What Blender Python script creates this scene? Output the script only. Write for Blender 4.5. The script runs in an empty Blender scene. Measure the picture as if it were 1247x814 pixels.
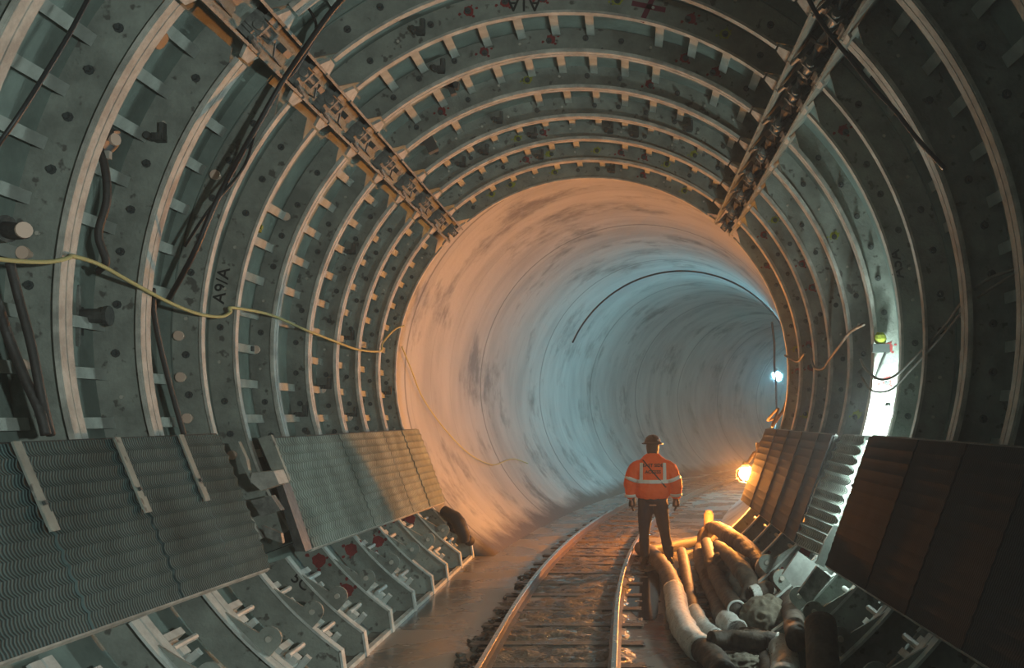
import bpy, bmesh, math, random
from mathutils import Vector, Matrix, noise
random.seed(7)
F = 1300.0; VX, VY = 762.0, 507.0; CH = 2.1
CX, CZ, RI = -0.5, 2.72, 2.9
S = bpy.context.scene
COL = S.collection
PI = math.pi
FLOOD = 3000
def R(d): return math.radians(d)
def P(px, py, Y): return ((px - VX) * Y / F, Y, CH - (py - VY) * Y / F)
def PF(px, py, z=0.0):
    Y = F * (CH - z) / (py - VY); return ((px - VX) * Y / F, Y, z)
BS, BR = 10.5, 80.5
def bend(u, s, z):
    if s <= BS: return (u, s, z)
    a = (s - BS) / BR
    return (BR * (1 - math.cos(a)) + u * math.cos(a), BS + BR * math.sin(a) - u * math.sin(a), z)
def RZ(r, t, y):            # ring coordinates -> world
    return (CX + r * math.cos(t), y, CZ + r * math.sin(t))

# ------------------------------------------------------------------ materials
MATS = {}
def mat(name, base, rough=0.6, metal=0.0, emit=None, estr=0.0, var=0.0, vscale=3.0, col2=None, bump=0.0, bscale=30.0,
        rvar=0.0, spec=0.5, speck=None):
    m = bpy.data.materials.new(name); m.use_nodes = True
    nt = m.node_tree; b = nt.nodes['Principled BSDF']; L = nt.links.new
    b.inputs['Base Color'].default_value = (*base, 1); b.inputs['Roughness'].default_value = rough
    b.inputs['Metallic'].default_value = metal; b.inputs['Specular IOR Level'].default_value = spec
    tc = nt.nodes.new('ShaderNodeTexCoord')
    src = None
    if var > 0 or col2:
        n = nt.nodes.new('ShaderNodeTexNoise'); n.inputs['Scale'].default_value = vscale; n.inputs['Detail'].default_value = 8
        n.inputs['Roughness'].default_value = 0.65
        L(tc.outputs['Object'], n.inputs['Vector'])
        r = nt.nodes.new('ShaderNodeValToRGB'); r.color_ramp.elements[0].position = 0.38; r.color_ramp.elements[1].position = 0.66
        c2 = col2 or tuple(c * (1 - var) for c in base)
        r.color_ramp.elements[0].color = (*c2, 1); r.color_ramp.elements[1].color = (*base, 1)
        L(n.outputs['Fac'], r.inputs['Fac']); src = r.outputs['Color']
        if speck:
            n2 = nt.nodes.new('ShaderNodeTexNoise'); n2.inputs['Scale'].default_value = speck[1]; n2.inputs['Detail'].default_value = 3
            L(tc.outputs['Object'], n2.inputs['Vector'])
            r2 = nt.nodes.new('ShaderNodeValToRGB'); r2.color_ramp.elements[0].position = speck[2]; r2.color_ramp.elements[1].position = speck[2] + .06
            L(n2.outputs['Fac'], r2.inputs['Fac'])
            mx = nt.nodes.new('ShaderNodeMix'); mx.data_type = 'RGBA'
            L(r2.outputs['Color'], mx.inputs['Factor']); L(src, mx.inputs[6]); mx.inputs[7].default_value = (*speck[0], 1)
            src = mx.outputs[2]
        L(src, b.inputs['Base Color'])
        if rvar > 0:
            mr = nt.nodes.new('ShaderNodeMapRange'); mr.inputs['To Min'].default_value = max(0.03, rough - rvar); mr.inputs['To Max'].default_value = min(1, rough + rvar)
            mr.inputs['From Min'].default_value = .35; mr.inputs['From Max'].default_value = .65
            L(n.outputs['Fac'], mr.inputs['Value']); L(mr.outputs['Result'], b.inputs['Roughness'])
    if bump > 0:
        n = nt.nodes.new('ShaderNodeTexNoise'); n.inputs['Scale'].default_value = bscale; n.inputs['Detail'].default_value = 5
        L(tc.outputs['Object'], n.inputs['Vector'])
        bm_ = nt.nodes.new('ShaderNodeBump'); bm_.inputs['Strength'].default_value = bump; bm_.inputs['Distance'].default_value = 0.02
        L(n.outputs['Fac'], bm_.inputs['Height']); L(bm_.outputs['Normal'], b.inputs['Normal'])
    if emit:
        b.inputs['Emission Color'].default_value = (*emit, 1); b.inputs['Emission Strength'].default_value = estr
    MATS[name] = m
    return m
mat('steel_web', (.30, .33, .295), .62, 0, var=.42, vscale=3.2, bump=.25, bscale=45, speck=((.10, .10, .09), 11, .62))
mat('steel_flange', (.56, .55, .50), .55, 0, var=.45, vscale=6, bump=.2, bscale=40)
mat('steel_skin', (.26, .33, .30), .6, 0, var=.45, vscale=1.3, bump=.2, bscale=30)
mat('stiffener', (.42, .46, .43), .6, 0, var=.25, vscale=8)
mat('bolt_dark', (.07, .08, .08), .5, .3)
mat('bolt_light', (.45, .43, .38), .5)
mat('cap_pink', (.62, .45, .36), .6)
mat('paint_red', (.28, .03, .03), .7, var=.4, vscale=30)
mat('paint_lime', (.36, .40, .04), .7, var=.4, vscale=30)
mat('paint_maroon', (.16, .02, .04), .7)
mat('stencil_black', (.015, .017, .017), .8)
mat('dark_steel', (.09, .095, .09), .55, .2, var=.5, vscale=12, bump=.3)
mat('grimy_steel', (.26, .27, .25), .55, .1, var=.6, vscale=10, bump=.3)
mat('white_steel', (.62, .66, .63), .55, 0, var=.3, vscale=9)
mat('rail_steel', (.20, .14, .10), .42, .4, var=.5, vscale=9, bump=.3, bscale=50, rvar=.1)
mat('rail_head', (.62, .56, .48), .22, .9, var=.25, vscale=12, rvar=.08)
mat('sleeper_wood', (.13, .10, .075), .45, 0, var=.55, vscale=6, bump=.6, bscale=25, rvar=.25)
mat('rope_yellow', (.48, .47, .22), .8)
mat('cable_black', (.012, .012, .013), .5)
mat('cable_grey', (.16, .15, .13), .6)
mat('hose_brown', (.12, .085, .06), .7, 0, var=.5, vscale=8, bump=.7, bscale=14, col2=(.045, .032, .024))
mat('hose_pale', (.74, .75, .72), .7, 0, var=.3, vscale=9, bump=.3, bscale=25, speck=((.25, .22, .18), 40, .62))
mat('hose_dark', (.035, .032, .03), .6, bump=.3)
mat('sack', (.24, .21, .16), .85, var=.5, vscale=7, bump=.6, bscale=14)
mat('sack_dark', (.13, .095, .07), .85, var=.5, vscale=7, bump=.6, bscale=14)
mat('orange_cloth', (.80, .10, .015), .75, bump=.4, bscale=22)
mat('tape', (.60, .60, .56), .5)
mat('navy_cloth', (.016, .014, .022), .85, bump=.4, bscale=18)
mat('skin', (.42, .22, .14), .55)
mat('glove', (.035, .025, .02), .75)
mat('helmet', (.03, .018, .014), .5)
mat('boot', (.02, .018, .016), .5)
mat('post_orange', (.55, .30, .18), .5, var=.3, vscale=20)
mat('lamp_warm', (1, .6, .3), .5, emit=(1.0, .34, .06), estr=13500)
mat('lamp_cool', (.8, .9, 1), .5, emit=(.24, .72, .95), estr=6000)
mat('lamp_cool_far', (.8, .9, 1), .5, emit=(.30, .76, .82), estr=1100)
mat('lamp_bay', (.9, 1, .95), .5, emit=(.80, 1.0, .93), estr=7500)
mat('lamp_entry', (.9, 1, .95), .5, emit=(.72, 1.0, .96), estr=70)

def concrete_mat():
    m = bpy.data.materials.new('cast_concrete'); m.use_nodes = True
    nt = m.node_tree; b = nt.nodes['Principled BSDF']; L = nt.links.new; N = nt.nodes.new
    uv = N('ShaderNodeUVMap'); sp = N('ShaderNodeSeparateXYZ'); L(uv.outputs['UV'], sp.inputs[0])
    # stretched coordinates: bands run round the ring
    mp = N('ShaderNodeMapping'); mp.inputs['Scale'].default_value = (1.1, .4, 1); L(uv.outputs['UV'], mp.inputs['Vector'])
    n1 = N('ShaderNodeTexNoise'); n1.inputs['Scale'].default_value = 1.1; n1.inputs['Detail'].default_value = 2.5; n1.inputs['Roughness'].default_value = .6
    L(mp.outputs['Vector'], n1.inputs['Vector'])
    r1 = N('ShaderNodeValToRGB'); r1.color_ramp.elements[0].position = .34; r1.color_ramp.elements[1].position = .60
    r1.color_ramp.elements[0].color = (.32, .32, .30, 1); r1.color_ramp.elements[1].color = (.43, .43, .40, 1)
    L(n1.outputs['Fac'], r1.inputs['Fac'])
    # dirt blotches
    n2 = N('ShaderNodeTexNoise'); n2.inputs['Scale'].default_value = .55; n2.inputs['Detail'].default_value = 9; n2.inputs['Roughness'].default_value = .7
    mp2 = N('ShaderNodeMapping'); mp2.inputs['Scale'].default_value = (1.3, 1.0, 1); mp2.inputs['Location'].default_value = (3.1, 1.7, 0)
    L(uv.outputs['UV'], mp2.inputs['Vector']); L(mp2.outputs['Vector'], n2.inputs['Vector'])
    r2 = N('ShaderNodeValToRGB'); r2.color_ramp.elements[0].position = .53; r2.color_ramp.elements[1].position = .66
    r2.color_ramp.elements[0].color = (1, 1, 1, 1); r2.color_ramp.elements[1].color = (.30, .28, .26, 1)
    L(n2.outputs['Fac'], r2.inputs['Fac'])
    mx = N('ShaderNodeMix'); mx.data_type = 'RGBA'; mx.blend_type = 'MULTIPLY'; mx.inputs['Factor'].default_value = .85
    L(r1.outputs['Color'], mx.inputs[6]); L(r2.outputs['Color'], mx.inputs[7])
    # joints: seam every 4.75 m, faint casting line every .6 m
    def seam(period, off, width, col, src):
        a = N('ShaderNodeMath'); a.operation = 'SUBTRACT'; a.inputs[1].default_value = off; L(sp.outputs['X'], a.inputs[0])
        c = N('ShaderNodeMath'); c.operation = 'PINGPONG'; c.inputs[1].default_value = period / 2; L(a.outputs[0], c.inputs[0])
        d = N('ShaderNodeMath'); d.operation = 'LESS_THAN'; d.inputs[1].default_value = width; L(c.outputs[0], d.inputs[0])
        x = N('ShaderNodeMix'); x.data_type = 'RGBA'; x.blend_type = 'MULTIPLY'; L(d.outputs[0], x.inputs['Factor']); L(src, x.inputs[6]); x.inputs[7].default_value = (*col, 1)
        return x.outputs[2]
    c = seam(4.75, 16.45, .035, (.45, .45, .43), mx.outputs[2])
    c = seam(1.1875, .1, .014, (.82, .82, .82), c)
    # darker, dirtier band close to the floor (splash and silt line)
    yn = N('ShaderNodeMath'); yn.operation = 'MULTIPLY_ADD'; yn.inputs[1].default_value = 1.3; L(n2.outputs['Fac'], yn.inputs[0]); L(sp.outputs['Y'], yn.inputs[2])
    ym = N('ShaderNodeMapRange'); ym.inputs['From Min'].default_value = 13.35; ym.inputs['From Max'].default_value = 13.75; L(yn.outputs[0], ym.inputs['Value'])
    yx = N('ShaderNodeMix'); yx.data_type = 'RGBA'; L(ym.outputs['Result'], yx.inputs['Factor']); L(c, yx.inputs[6]); yx.inputs[7].default_value = (.09, .075, .06, 1); c = yx.outputs[2]
    L(c, b.inputs['Base Color'])
    b.inputs['Roughness'].default_value = .62
    n3 = N('ShaderNodeTexNoise'); n3.inputs['Scale'].default_value = 9; n3.inputs['Detail'].default_value = 6; L(uv.outputs['UV'], n3.inputs['Vector'])
    bu = N('ShaderNodeBump'); bu.inputs['Strength'].default_value = .25; bu.inputs['Distance'].default_value = .03
    L(n3.outputs['Fac'], bu.inputs['Height'])
    L(bu.outputs['Normal'], b.inputs['Normal'])
    MATS['concrete'] = m
concrete_mat()

def floor_mat():
    m = bpy.data.materials.new('wet_floor'); m.use_nodes = True
    nt = m.node_tree; b = nt.nodes['Principled BSDF']; L = nt.links.new; N = nt.nodes.new
    tc = N('ShaderNodeTexCoord')
    n = N('ShaderNodeTexNoise'); n.inputs['Scale'].default_value = 1.1; n.inputs['Detail'].default_value = 8; L(tc.outputs['Object'], n.inputs['Vector'])
    r = N('ShaderNodeValToRGB'); r.color_ramp.elements[0].position = .38; r.color_ramp.elements[1].position = .62
    r.color_ramp.elements[0].color = (.115, .10, .085, 1); r.color_ramp.elements[1].color = (.24, .22, .19, 1); L(n.outputs['Fac'], r.inputs['Fac'])
    L(r.outputs['Color'], b.inputs['Base Color'])
    mr = N('ShaderNodeMapRange'); mr.inputs['From Min'].default_value = .40; mr.inputs['From Max'].default_value = .62
    mr.inputs['To Min'].default_value = .16; mr.inputs['To Max'].default_value = .42; L(n.outputs['Fac'], mr.inputs['Value']); L(mr.outputs['Result'], b.inputs['Roughness'])
    n2 = N('ShaderNodeTexNoise'); n2.inputs['Scale'].default_value = 14; n2.inputs['Detail'].default_value = 6
    mp = N('ShaderNodeMapping'); mp.inputs['Scale'].default_value = (.9, 1.1, 1); L(tc.outputs['Object'], mp.inputs['Vector']); L(mp.outputs['Vector'], n2.inputs['Vector'])
    bu = N('ShaderNodeBump'); bu.inputs['Strength'].default_value = .14; bu.inputs['Distance'].default_value = .02
    L(n2.outputs['Fac'], bu.inputs['Height']); L(bu.outputs['Normal'], b.inputs['Normal'])
    MATS['floor'] = m
floor_mat()

def mud_mat():
    m = bpy.data.materials.new('wet_mud'); m.use_nodes = True
    nt = m.node_tree; b = nt.nodes['Principled BSDF']; L = nt.links.new; N = nt.nodes.new
    tc = N('ShaderNodeTexCoord')
    n = N('ShaderNodeTexNoise'); n.inputs['Scale'].default_value = 5; n.inputs['Detail'].default_value = 9; L(tc.outputs['Object'], n.inputs['Vector'])
    r = N('ShaderNodeValToRGB'); r.color_ramp.elements[0].position = .38; r.color_ramp.elements[1].position = .66
    r.color_ramp.elements[0].color = (.045, .035, .026, 1); r.color_ramp.elements[1].color = (.14, .115, .085, 1); L(n.outputs['Fac'], r.inputs['Fac'])
    L(r.outputs['Color'], b.inputs['Base Color'])
    mr = N('ShaderNodeMapRange'); mr.inputs['From Min'].default_value = .4; mr.inputs['From Max'].default_value = .6
    mr.inputs['To Min'].default_value = .14; mr.inputs['To Max'].default_value = .6; L(n.outputs['Fac'], mr.inputs['Value']); L(mr.outputs['Result'], b.inputs['Roughness'])
    n2 = N('ShaderNodeTexNoise'); n2.inputs['Scale'].default_value = 26; n2.inputs['Detail'].default_value = 6; L(tc.outputs['Object'], n2.inputs['Vector'])
    bu = N('ShaderNodeBump'); bu.inputs['Strength'].default_value = .9; bu.inputs['Distance'].default_value = .04
    L(n2.outputs['Fac'], bu.inputs['Height']); L(bu.outputs['Normal'], b.inputs['Normal'])
    MATS['mud'] = m
mud_mat()

def mesh_deck_mat(name, dark, light, vfreq, bstr=.5):
    """expanded metal lath: UV x runs along the tunnel, UV y up the slope (metres)"""
    m = bpy.data.materials.new(name); m.use_nodes = True
    nt = m.node_tree; b = nt.nodes['Principled BSDF']; L = nt.links.new; N = nt.nodes.new
    uv = N('ShaderNodeUVMap'); sp = N('ShaderNodeSeparateXYZ'); L(uv.outputs['UV'], sp.inputs[0])
    nn = N('ShaderNodeTexNoise'); nn.inputs['Scale'].default_value = 4; nn.inputs['Detail'].default_value = 3; L(uv.outputs['UV'], nn.inputs['Vector'])
    # strands: sin(x*freq + wobble)
    y = N('ShaderNodeMath'); y.operation = 'MULTIPLY'; y.inputs[1].default_value = 2 * PI / .10; L(sp.outputs['Y'], y.inputs[0])
    ys = N('ShaderNodeMath'); ys.operation = 'SINE'; L(y.outputs[0], ys.inputs[0])
    yw = N('ShaderNodeMath'); yw.operation = 'MULTIPLY'; yw.inputs[1].default_value = .7; L(ys.outputs[0], yw.inputs[0])
    x = N('ShaderNodeMath'); x.operation = 'MULTIPLY_ADD'; x.inputs[1].default_value = vfreq; L(sp.outputs['X'], x.inputs[0]); L(yw.outputs[0], x.inputs[2])
    xn = N('ShaderNodeMath'); xn.operation = 'MULTIPLY_ADD'; xn.inputs[1].default_value = 5.0; L(nn.outputs['Fac'], xn.inputs[0]); L(x.outputs[0], xn.inputs[2])
    xs = N('ShaderNodeMath'); xs.operation = 'SINE'; L(xn.outputs[0], xs.inputs[0])
    r = N('ShaderNodeMapRange'); r.inputs['From Min'].default_value = -.4; r.inputs['From Max'].default_value = .5; L(xs.outputs[0], r.inputs['Value'])
    mx = N('ShaderNodeMix'); mx.data_type = 'RGBA'; L(r.outputs['Result'], mx.inputs['Factor'])
    mx.inputs[6].default_value = (*dark, 1); mx.inputs[7].default_value = (*light, 1)
    n2 = N('ShaderNodeTexNoise'); n2.inputs['Scale'].default_value = 1.7; n2.inputs['Detail'].default_value = 6; L(uv.outputs['UV'], n2.inputs['Vector'])
    r2 = N('ShaderNodeValToRGB'); r2.color_ramp.elements[0].position = .35; r2.color_ramp.elements[1].position = .65
    r2.color_ramp.elements[0].color = (.55, .56, .55, 1); r2.color_ramp.elements[1].color = (1.05, 1.05, 1.05, 1); L(n2.outputs['Fac'], r2.inputs['Fac'])
    m2 = N('ShaderNodeMix'); m2.data_type = 'RGBA'; m2.blend_type = 'MULTIPLY'; m2.inputs['Factor'].default_value = 1
    L(mx.outputs[2], m2.inputs[6]); L(r2.outputs['Color'], m2.inputs[7]); L(m2.outputs[2], b.inputs['Base Color'])
    b.inputs['Roughness'].default_value = .85; b.inputs['Specular IOR Level'].default_value = .12
    bu = N('ShaderNodeBump'); bu.inputs['Strength'].default_value = bstr; bu.inputs['Distance'].default_value = .012
    L(xs.outputs[0], bu.inputs['Height']); L(bu.outputs['Normal'], b.inputs['Normal'])
    MATS[name] = m
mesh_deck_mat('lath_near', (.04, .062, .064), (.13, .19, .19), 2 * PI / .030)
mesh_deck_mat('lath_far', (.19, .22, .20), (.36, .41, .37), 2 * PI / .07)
mesh_deck_mat('lath_shaded', (.014, .014, .015), (.034, .033, .034), 2 * PI / .030, .08)  # near-black lath copy: the shade on the right decks is put into its colour

# ------------------------------------------------------------------ mesh helpers
class MB:
    def __init__(s): s.v = []; s.f = []; s.uv = {}; s.mi = []
    def quad_strip(s, rings, close=True, cap=True, mi=0):
        """rings: list of lists of points (same length)"""
        n = len(rings[0]); b = len(s.v)
        for r in rings: s.v.extend(r)
        m = n if close else n - 1
        for i in range(len(rings) - 1):
            for j in range(m):
                k = (j + 1) % n
                s.f.append((b + i * n + j, b + i * n + k, b + (i + 1) * n + k, b + (i + 1) * n + j)); s.mi.append(mi)
        if cap and close:
            s.f.append(tuple(b + j for j in reversed(range(n)))); s.mi.append(mi)
            e = b + (len(rings) - 1) * n
            s.f.append(tuple(e + j for j in range(n))); s.mi.append(mi)
    def arcbox(s, r0, r1, y0, y1, t0, t1, n=None, mi=0):
        if n is None: n = max(2, int(abs(t1 - t0) / R(2)))
        rings = []
        for i in range(n + 1):
            t = t0 + (t1 - t0) * i / n
            a = r0(t) if callable(r0) else r0; b = r1(t) if callable(r1) else r1
            rings.append([RZ(a, t, y0), RZ(b, t, y0), RZ(b, t, y1), RZ(a, t, y1)])
        s.quad_strip(rings, mi=mi)
    def prism(s, pts, y0, y1, mi=0):           # polygon in XZ extruded along Y
        b = len(s.v); n = len(pts)
        s.v.extend((p[0], y0, p[1]) for p in pts); s.v.extend((p[0], y1, p[1]) for p in pts)
        s.f.append(tuple(range(b, b + n))); s.f.append(tuple(range(b + 2 * n - 1, b + n - 1, -1))); s.mi += [mi, mi]
        for j in range(n):
            k = (j + 1) % n; s.f.append((b + k, b + j, b + n + j, b + n + k)); s.mi.append(mi)
    def box(s, c, size, M=None, mi=0):
        b = len(s.v); hx, hy, hz = (q / 2 for q in size)
        for dx, dy, dz in ((-1,-1,-1),(1,-1,-1),(1,1,-1),(-1,1,-1),(-1,-1,1),(1,-1,1),(1,1,1),(-1,1,1)):
            p = Vector((dx * hx, dy * hy, dz * hz))
            if M: p = M @ p
            s.v.append(tuple(p + Vector(c)))
        for q in ((3,2,1,0),(4,5,6,7),(0,1,5,4),(1,2,6,5),(2,3,7,6),(3,0,4,7)):
            s.f.append(tuple(b + i for i in q)); s.mi.append(mi)
    def tube(s, pts, rad, seg=10, cap=True, mi=0, ell=None, wob=None):
        pts = [Vector(p) for p in pts]; rings = []
        up = Vector((0, 0, 1)); prev = None
        for i, p in enumerate(pts):
            d = (pts[min(i + 1, len(pts) - 1)] - pts[max(i - 1, 0)])
            if d.length < 1e-9: d = Vector((0, 1, 0))
            d.normalize()
            if prev is None:
                a = d.cross(up)
                if a.length < .05: a = d.cross(Vector((1, 0, 0)))
            else:
                a = prev - d * prev.dot(d)
            a.normalize(); prev = a; c = a.cross(d)
            r = rad[i] if isinstance(rad, (list, tuple)) else rad
            rx, ry = (r if isinstance(r, tuple) else (r, r))
            rg = []
            for j in range(seg):
                t = 2 * PI * j / seg
                q = p + a * (math.cos(t) * rx) + c * (math.sin(t) * ry)
                if wob: q += (q - p) * wob(q, i)
                rg.append(tuple(q))
            rings.append(rg)
        s.quad_strip(rings, cap=cap, mi=mi)
    def loft(s, secs, seg=16, mi=0):            # secs: (centre, rx, ry) ellipses stacked in z planes (XY)
        rings = []
        for (c, rx, ry) in secs:
            rings.append([(c[0] + rx * math.cos(2*PI*j/seg), c[1] + ry * math.sin(2*PI*j/seg), c[2]) for j in range(seg)])
        s.quad_strip(rings, mi=mi)
    def disc(s, c, r, y0, y1, n=10, jit=0, mi=0):    # axis along Y
        pts = []
        for j in range(n):
            t = 2 * PI * j / n; q = r * (1 + random.uniform(-jit, jit))
            pts.append((c[0] + q * math.cos(t), c[1] + q * math.sin(t)))
        s.prism(pts, y0, y1, mi)
    def ball(s, c, r, n=12, mi=0):
        rings = []
        rr = r if isinstance(r, tuple) else (r, r, r)
        for i in range(1, n):
            a = PI * i / n
            rings.append([(c[0] + rr[0]*math.sin(a)*math.cos(2*PI*j/(2*n)), c[1] + rr[1]*math.sin(a)*math.sin(2*PI*j/(2*n)), c[2] - rr[2]*math.cos(a)) for j in range(2*n)])
        s.quad_strip(rings, mi=mi)
    def mesh(s, name, mats, smooth=False):
        me = bpy.data.meshes.new(name); me.from_pydata(s.v, [], s.f)
        for m in (mats if isinstance(mats, (list, tuple)) else [mats]): me.materials.append(MATS[m])
        me.polygons.foreach_set('material_index', s.mi)
        if smooth: me.polygons.foreach_set('use_smooth', [True] * len(me.polygons))
        bm = bmesh.new(); bm.from_mesh(me); bmesh.ops.recalc_face_normals(bm, faces=bm.faces); bm.to_mesh(me); bm.free()
        me.update(); return me
    def build(s, name, mats, parent=None, smooth=False, loc=None):
        o = bpy.data.objects.new(name, s.mesh(name, mats, smooth)); COL.objects.link(o)
        if parent: o.parent = parent
        if loc: o.location = loc
        return o
def link(name, me, parent=None, loc=(0, 0, 0), rot=(0, 0, 0), scale=None):
    o = bpy.data.objects.new(name, me); COL.objects.link(o); o.parent = parent; o.location = loc; o.rotation_euler = rot
    if scale: o.scale = scale
    return o
def tag(o, label=None, cat=None, group=None, kind=None):
    if label: o['label'] = label
    if cat: o['category'] = cat
    if group: o['group'] = group
    if kind: o['kind'] = kind
    return o
def empty(name, loc=(0, 0, 0)):
    o = bpy.data.objects.new(name, None); COL.objects.link(o); o.location = loc; o.empty_display_size = .2
    return o
def sub(points, n=8):                      # Catmull-Rom through points
    pts = [Vector(p) for p in points]; pts = [pts[0] * 2 - pts[1]] + pts + [pts[-1] * 2 - pts[-2]]; out = []
    for i in range(1, len(pts) - 2):
        a, b, c, d = pts[i-1:i+3]
        for k in range(n):
            t = k / n
            out.append(.5 * ((2*b) + (c-a)*t + (2*a-5*b+4*c-d)*t*t + (3*b-a-3*c+d)*t**3))
    out.append(pts[-2]); return [tuple(p) for p in out]

# ------------------------------------------------------------------ camera
cam = bpy.data.cameras.new('camera'); co = bpy.data.objects.new('camera', cam); COL.objects.link(co)
cam.sensor_width = 36; cam.lens = 36 * F / 1247; cam.shift_x = -(VX - 623.5) / 1247; cam.shift_y = (VY - 407) / 1247
co.location = (0, 0, CH); co.rotation_euler = (PI / 2, 0, 0); cam.clip_end = 400; cam.clip_start = .05
S.camera = co

# ------------------------------------------------------------------ the setting
YE = 15.86                                   # far end of the steel form
def skinR(y): return 3.27 if y < 8.6 else 3.15
def shell(name, t0, t1, kick=0, loc=None):
    mb = MB(); n = int(abs(t1 - t0) / R(3)) + 1
    for (ya, yb, ra) in ((-5, 8.58, 3.27), (8.60, YE, 3.15)):
        rings = []
        for y in (ya, yb):
            ring = []
            for i in range(n + 1):
                t = t0 + (t1 - t0) * i / n
                r = ra
                ring.append(RZ(r, t, y))
            for i in range(n, -1, -1):
                t = t0 + (t1 - t0) * i / n
                ring.append(RZ(ra + .06, t, y))
            rings.append(ring)
        mb.quad_strip(rings)
    mb.arcbox(3.16, 3.33, 8.575, 8.625, t0, t1)
    o = mb.build(name, 'steel_skin'); tag(o, kind='structure'); return o
shell('ceiling', R(49), R(134.5))
shell('wall_left', R(134.5), R(214.5))
shell('wall_right', R(49), R(-34.5))
def kshell(name, t0, t1):
    mb = MB(); n = 10; rings = []
    for y in (-5, YE):
        ring = [RZ(3.36, t0 + (t1 - t0) * i / n, y) for i in range(n + 1)] + [RZ(3.42, t0 + (t1 - t0) * i / n, y) for i in range(n, -1, -1)]
        rings.append(ring)
    mb.quad_strip(rings)
    # step between the two shells
    o = mb.build(name, 'steel_skin'); tag(o, kind='structure')
kshell('trim_1', R(214), R(238)); kshell('trim_2', R(-34), R(-58))

def uvmesh(name, rings, uvs, material, thick=None):
    nv = len(rings[0]); v = [p for r in rings for p in r]; f = []; 
    for i in range(len(rings) - 1):
        for j in range(nv - 1):
            f.append((i*nv + j, i*nv + j + 1, (i+1)*nv + j + 1, (i+1)*nv + j))
    me = bpy.data.meshes.new(name); me.from_pydata(v, [], f); me.materials.append(MATS[material])
    ul = me.uv_layers.new(name='UVMap'); fl = [u for r in uvs for u in r]
    for lp in me.loops: ul.data[lp.index].uv = fl[lp.vertex_index]
    return me
# concrete lining, a bent tube
RC = 3.19; rings, uvs = [], []
s = YE - .02
ss = []
while s < 84: ss.append(s); s += .5
for s in ss:
    rg, ug = [], []
    for i in range(97):
        t = R(-64) + (R(244) - R(-64)) * i / 96
        rg.append(bend(CX + RC * math.cos(t), s, CZ + RC * math.sin(t))); ug.append((s, t * RC))
    rings.append(rg); uvs.append(ug)
me = uvmesh('wall_back', rings, uvs, 'concrete'); me.polygons.foreach_set('use_smooth', [True] * len(me.polygons))
o = link('wall_back', me); tag(o, kind='structure')
sm = o.modifiers.new('Solidify', 'SOLIDIFY'); sm.thickness = .25; sm.offset = -1
# floor
rings, uvs = [], []
for s in [-5 + .5 * i for i in range(31)] + [10.5 + .5 * i for i in range(1, 146)]:
    w0, w1 = (-2.56, 1.56) if s < YE - .01 else (-2.35, 1.35)
    rings.append([bend(w0 + (w1 - w0) * i / 16, s, 0) for i in range(17)]); uvs.append([(0, 0)] * 17)
me = uvmesh('floor', rings, uvs, 'floor'); o = link('floor', me); tag(o, kind='structure')
sm = o.modifiers.new('Solidify', 'SOLIDIFY'); sm.thickness = .1; sm.offset = -1

# ------------------------------------------------------------------ steel form rings
TL, TR = R(136), R(48.5)      # hinge lines
YR = [2.10, 3.19, 4.28, 5.39, 6.48, 7.56, 8.60, 9.34, 10.37, 11.49, 12.59, 13.61, 14.73, 15.82]
THIN = {8.60, 9.34, 15.82}
# shared meshes
def tmesh(name, L_, h):
    mb = MB()          # local: x tangent, y along tunnel, z toward centre
    mb.box((0, L_ / 2, h / 2), (.010, L_, h)); mb.box((0, L_ / 2, h), (.078, L_, .012))
    return mb.mesh(name, 'stiffener')
bolt_me = MB(); bolt_me.disc((0, 0), .030, 0, -.012, 8); bolt_me.disc((0, 0), .017, -.012, -.040, 6); bolt_me = bolt_me.mesh('bolt', 'bolt_dark')
nut_me = MB(); nut_me.disc((0, 0), .014, 0, -.018, 6); nut_me = nut_me.mesh('bolt', 'bolt_light')
cap_me = MB(); cap_me.disc((0, 0), .022, 0, -.06, 10); cap_me.disc((0, 0), .040, -.06, -.085, 14); cap_me = cap_me.mesh('round_cap', 'cap_pink')
def blot(name, material):
    mb = MB(); mb.disc((0, 0), .045, 0, -.002, 16, jit=.14)
    for k in range(5):
        a = random.uniform(0, 6.28); q = random.uniform(.05, .085); mb.disc((q * math.cos(a), q * math.sin(a)), random.uniform(.006, .015), 0, -.002, 7, jit=.3)
    return mb.mesh(name, material)
red_me = blot('paint_mark', 'paint_red'); lime_me = blot('paint_mark', 'paint_lime')
# wedge clamp on the webs
cl = MB(); cl.box((0, -.05, 0), (.07, .10, .05)); cl.box((.03, -.06, .04), (.03, .06, .12)); cl.disc((-.05, 0), .025, -.04, -.14, 8)
clamp_me = cl.mesh('wedge_clamp', 'dark_steel')
# hinge block: saddle, pin, plate
hb = MB()      # local: x along tangent (crown side +), z toward centre
hb.box((0, 0, .03), (.16, .15, .10)); hb.box((0, -.09, .07), (.10, .03, .16)); hb.box((0, .09, .07), (.10, .03, .16))
hb.tube([(0, -.15, .11), (0, .15, .11)], .035, 10); hb.box((-.09, 0, .1), (.05, .20, .05)); hb.box((.10, .02, .02), (.05, .12, .14))
hb.tube([(.10, -.1, .12), (.13, .08, .14)], .02, 8)
hinge_me = hb.mesh('hinge_block', 'grimy_steel')
jk = MB(); jk.tube([(-.03, -.40, .05), (.02, .40, .08)], .035, 10); jk.tube([(-.02, -.15, .05), (.01, .2, .07)], .055, 12)
jk.box((.0, -.42, .04), (.12, .04, .14)); jk.box((.02, .42, .05), (.12, .04, .14)); jk.tube([(.05, -.3, .10), (-.06, -.05, .14), (.05, .15, .10), (0, .35, .14)], .012, 6)
jack_me = jk.mesh('jack_screw', 'dark_steel')
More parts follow.
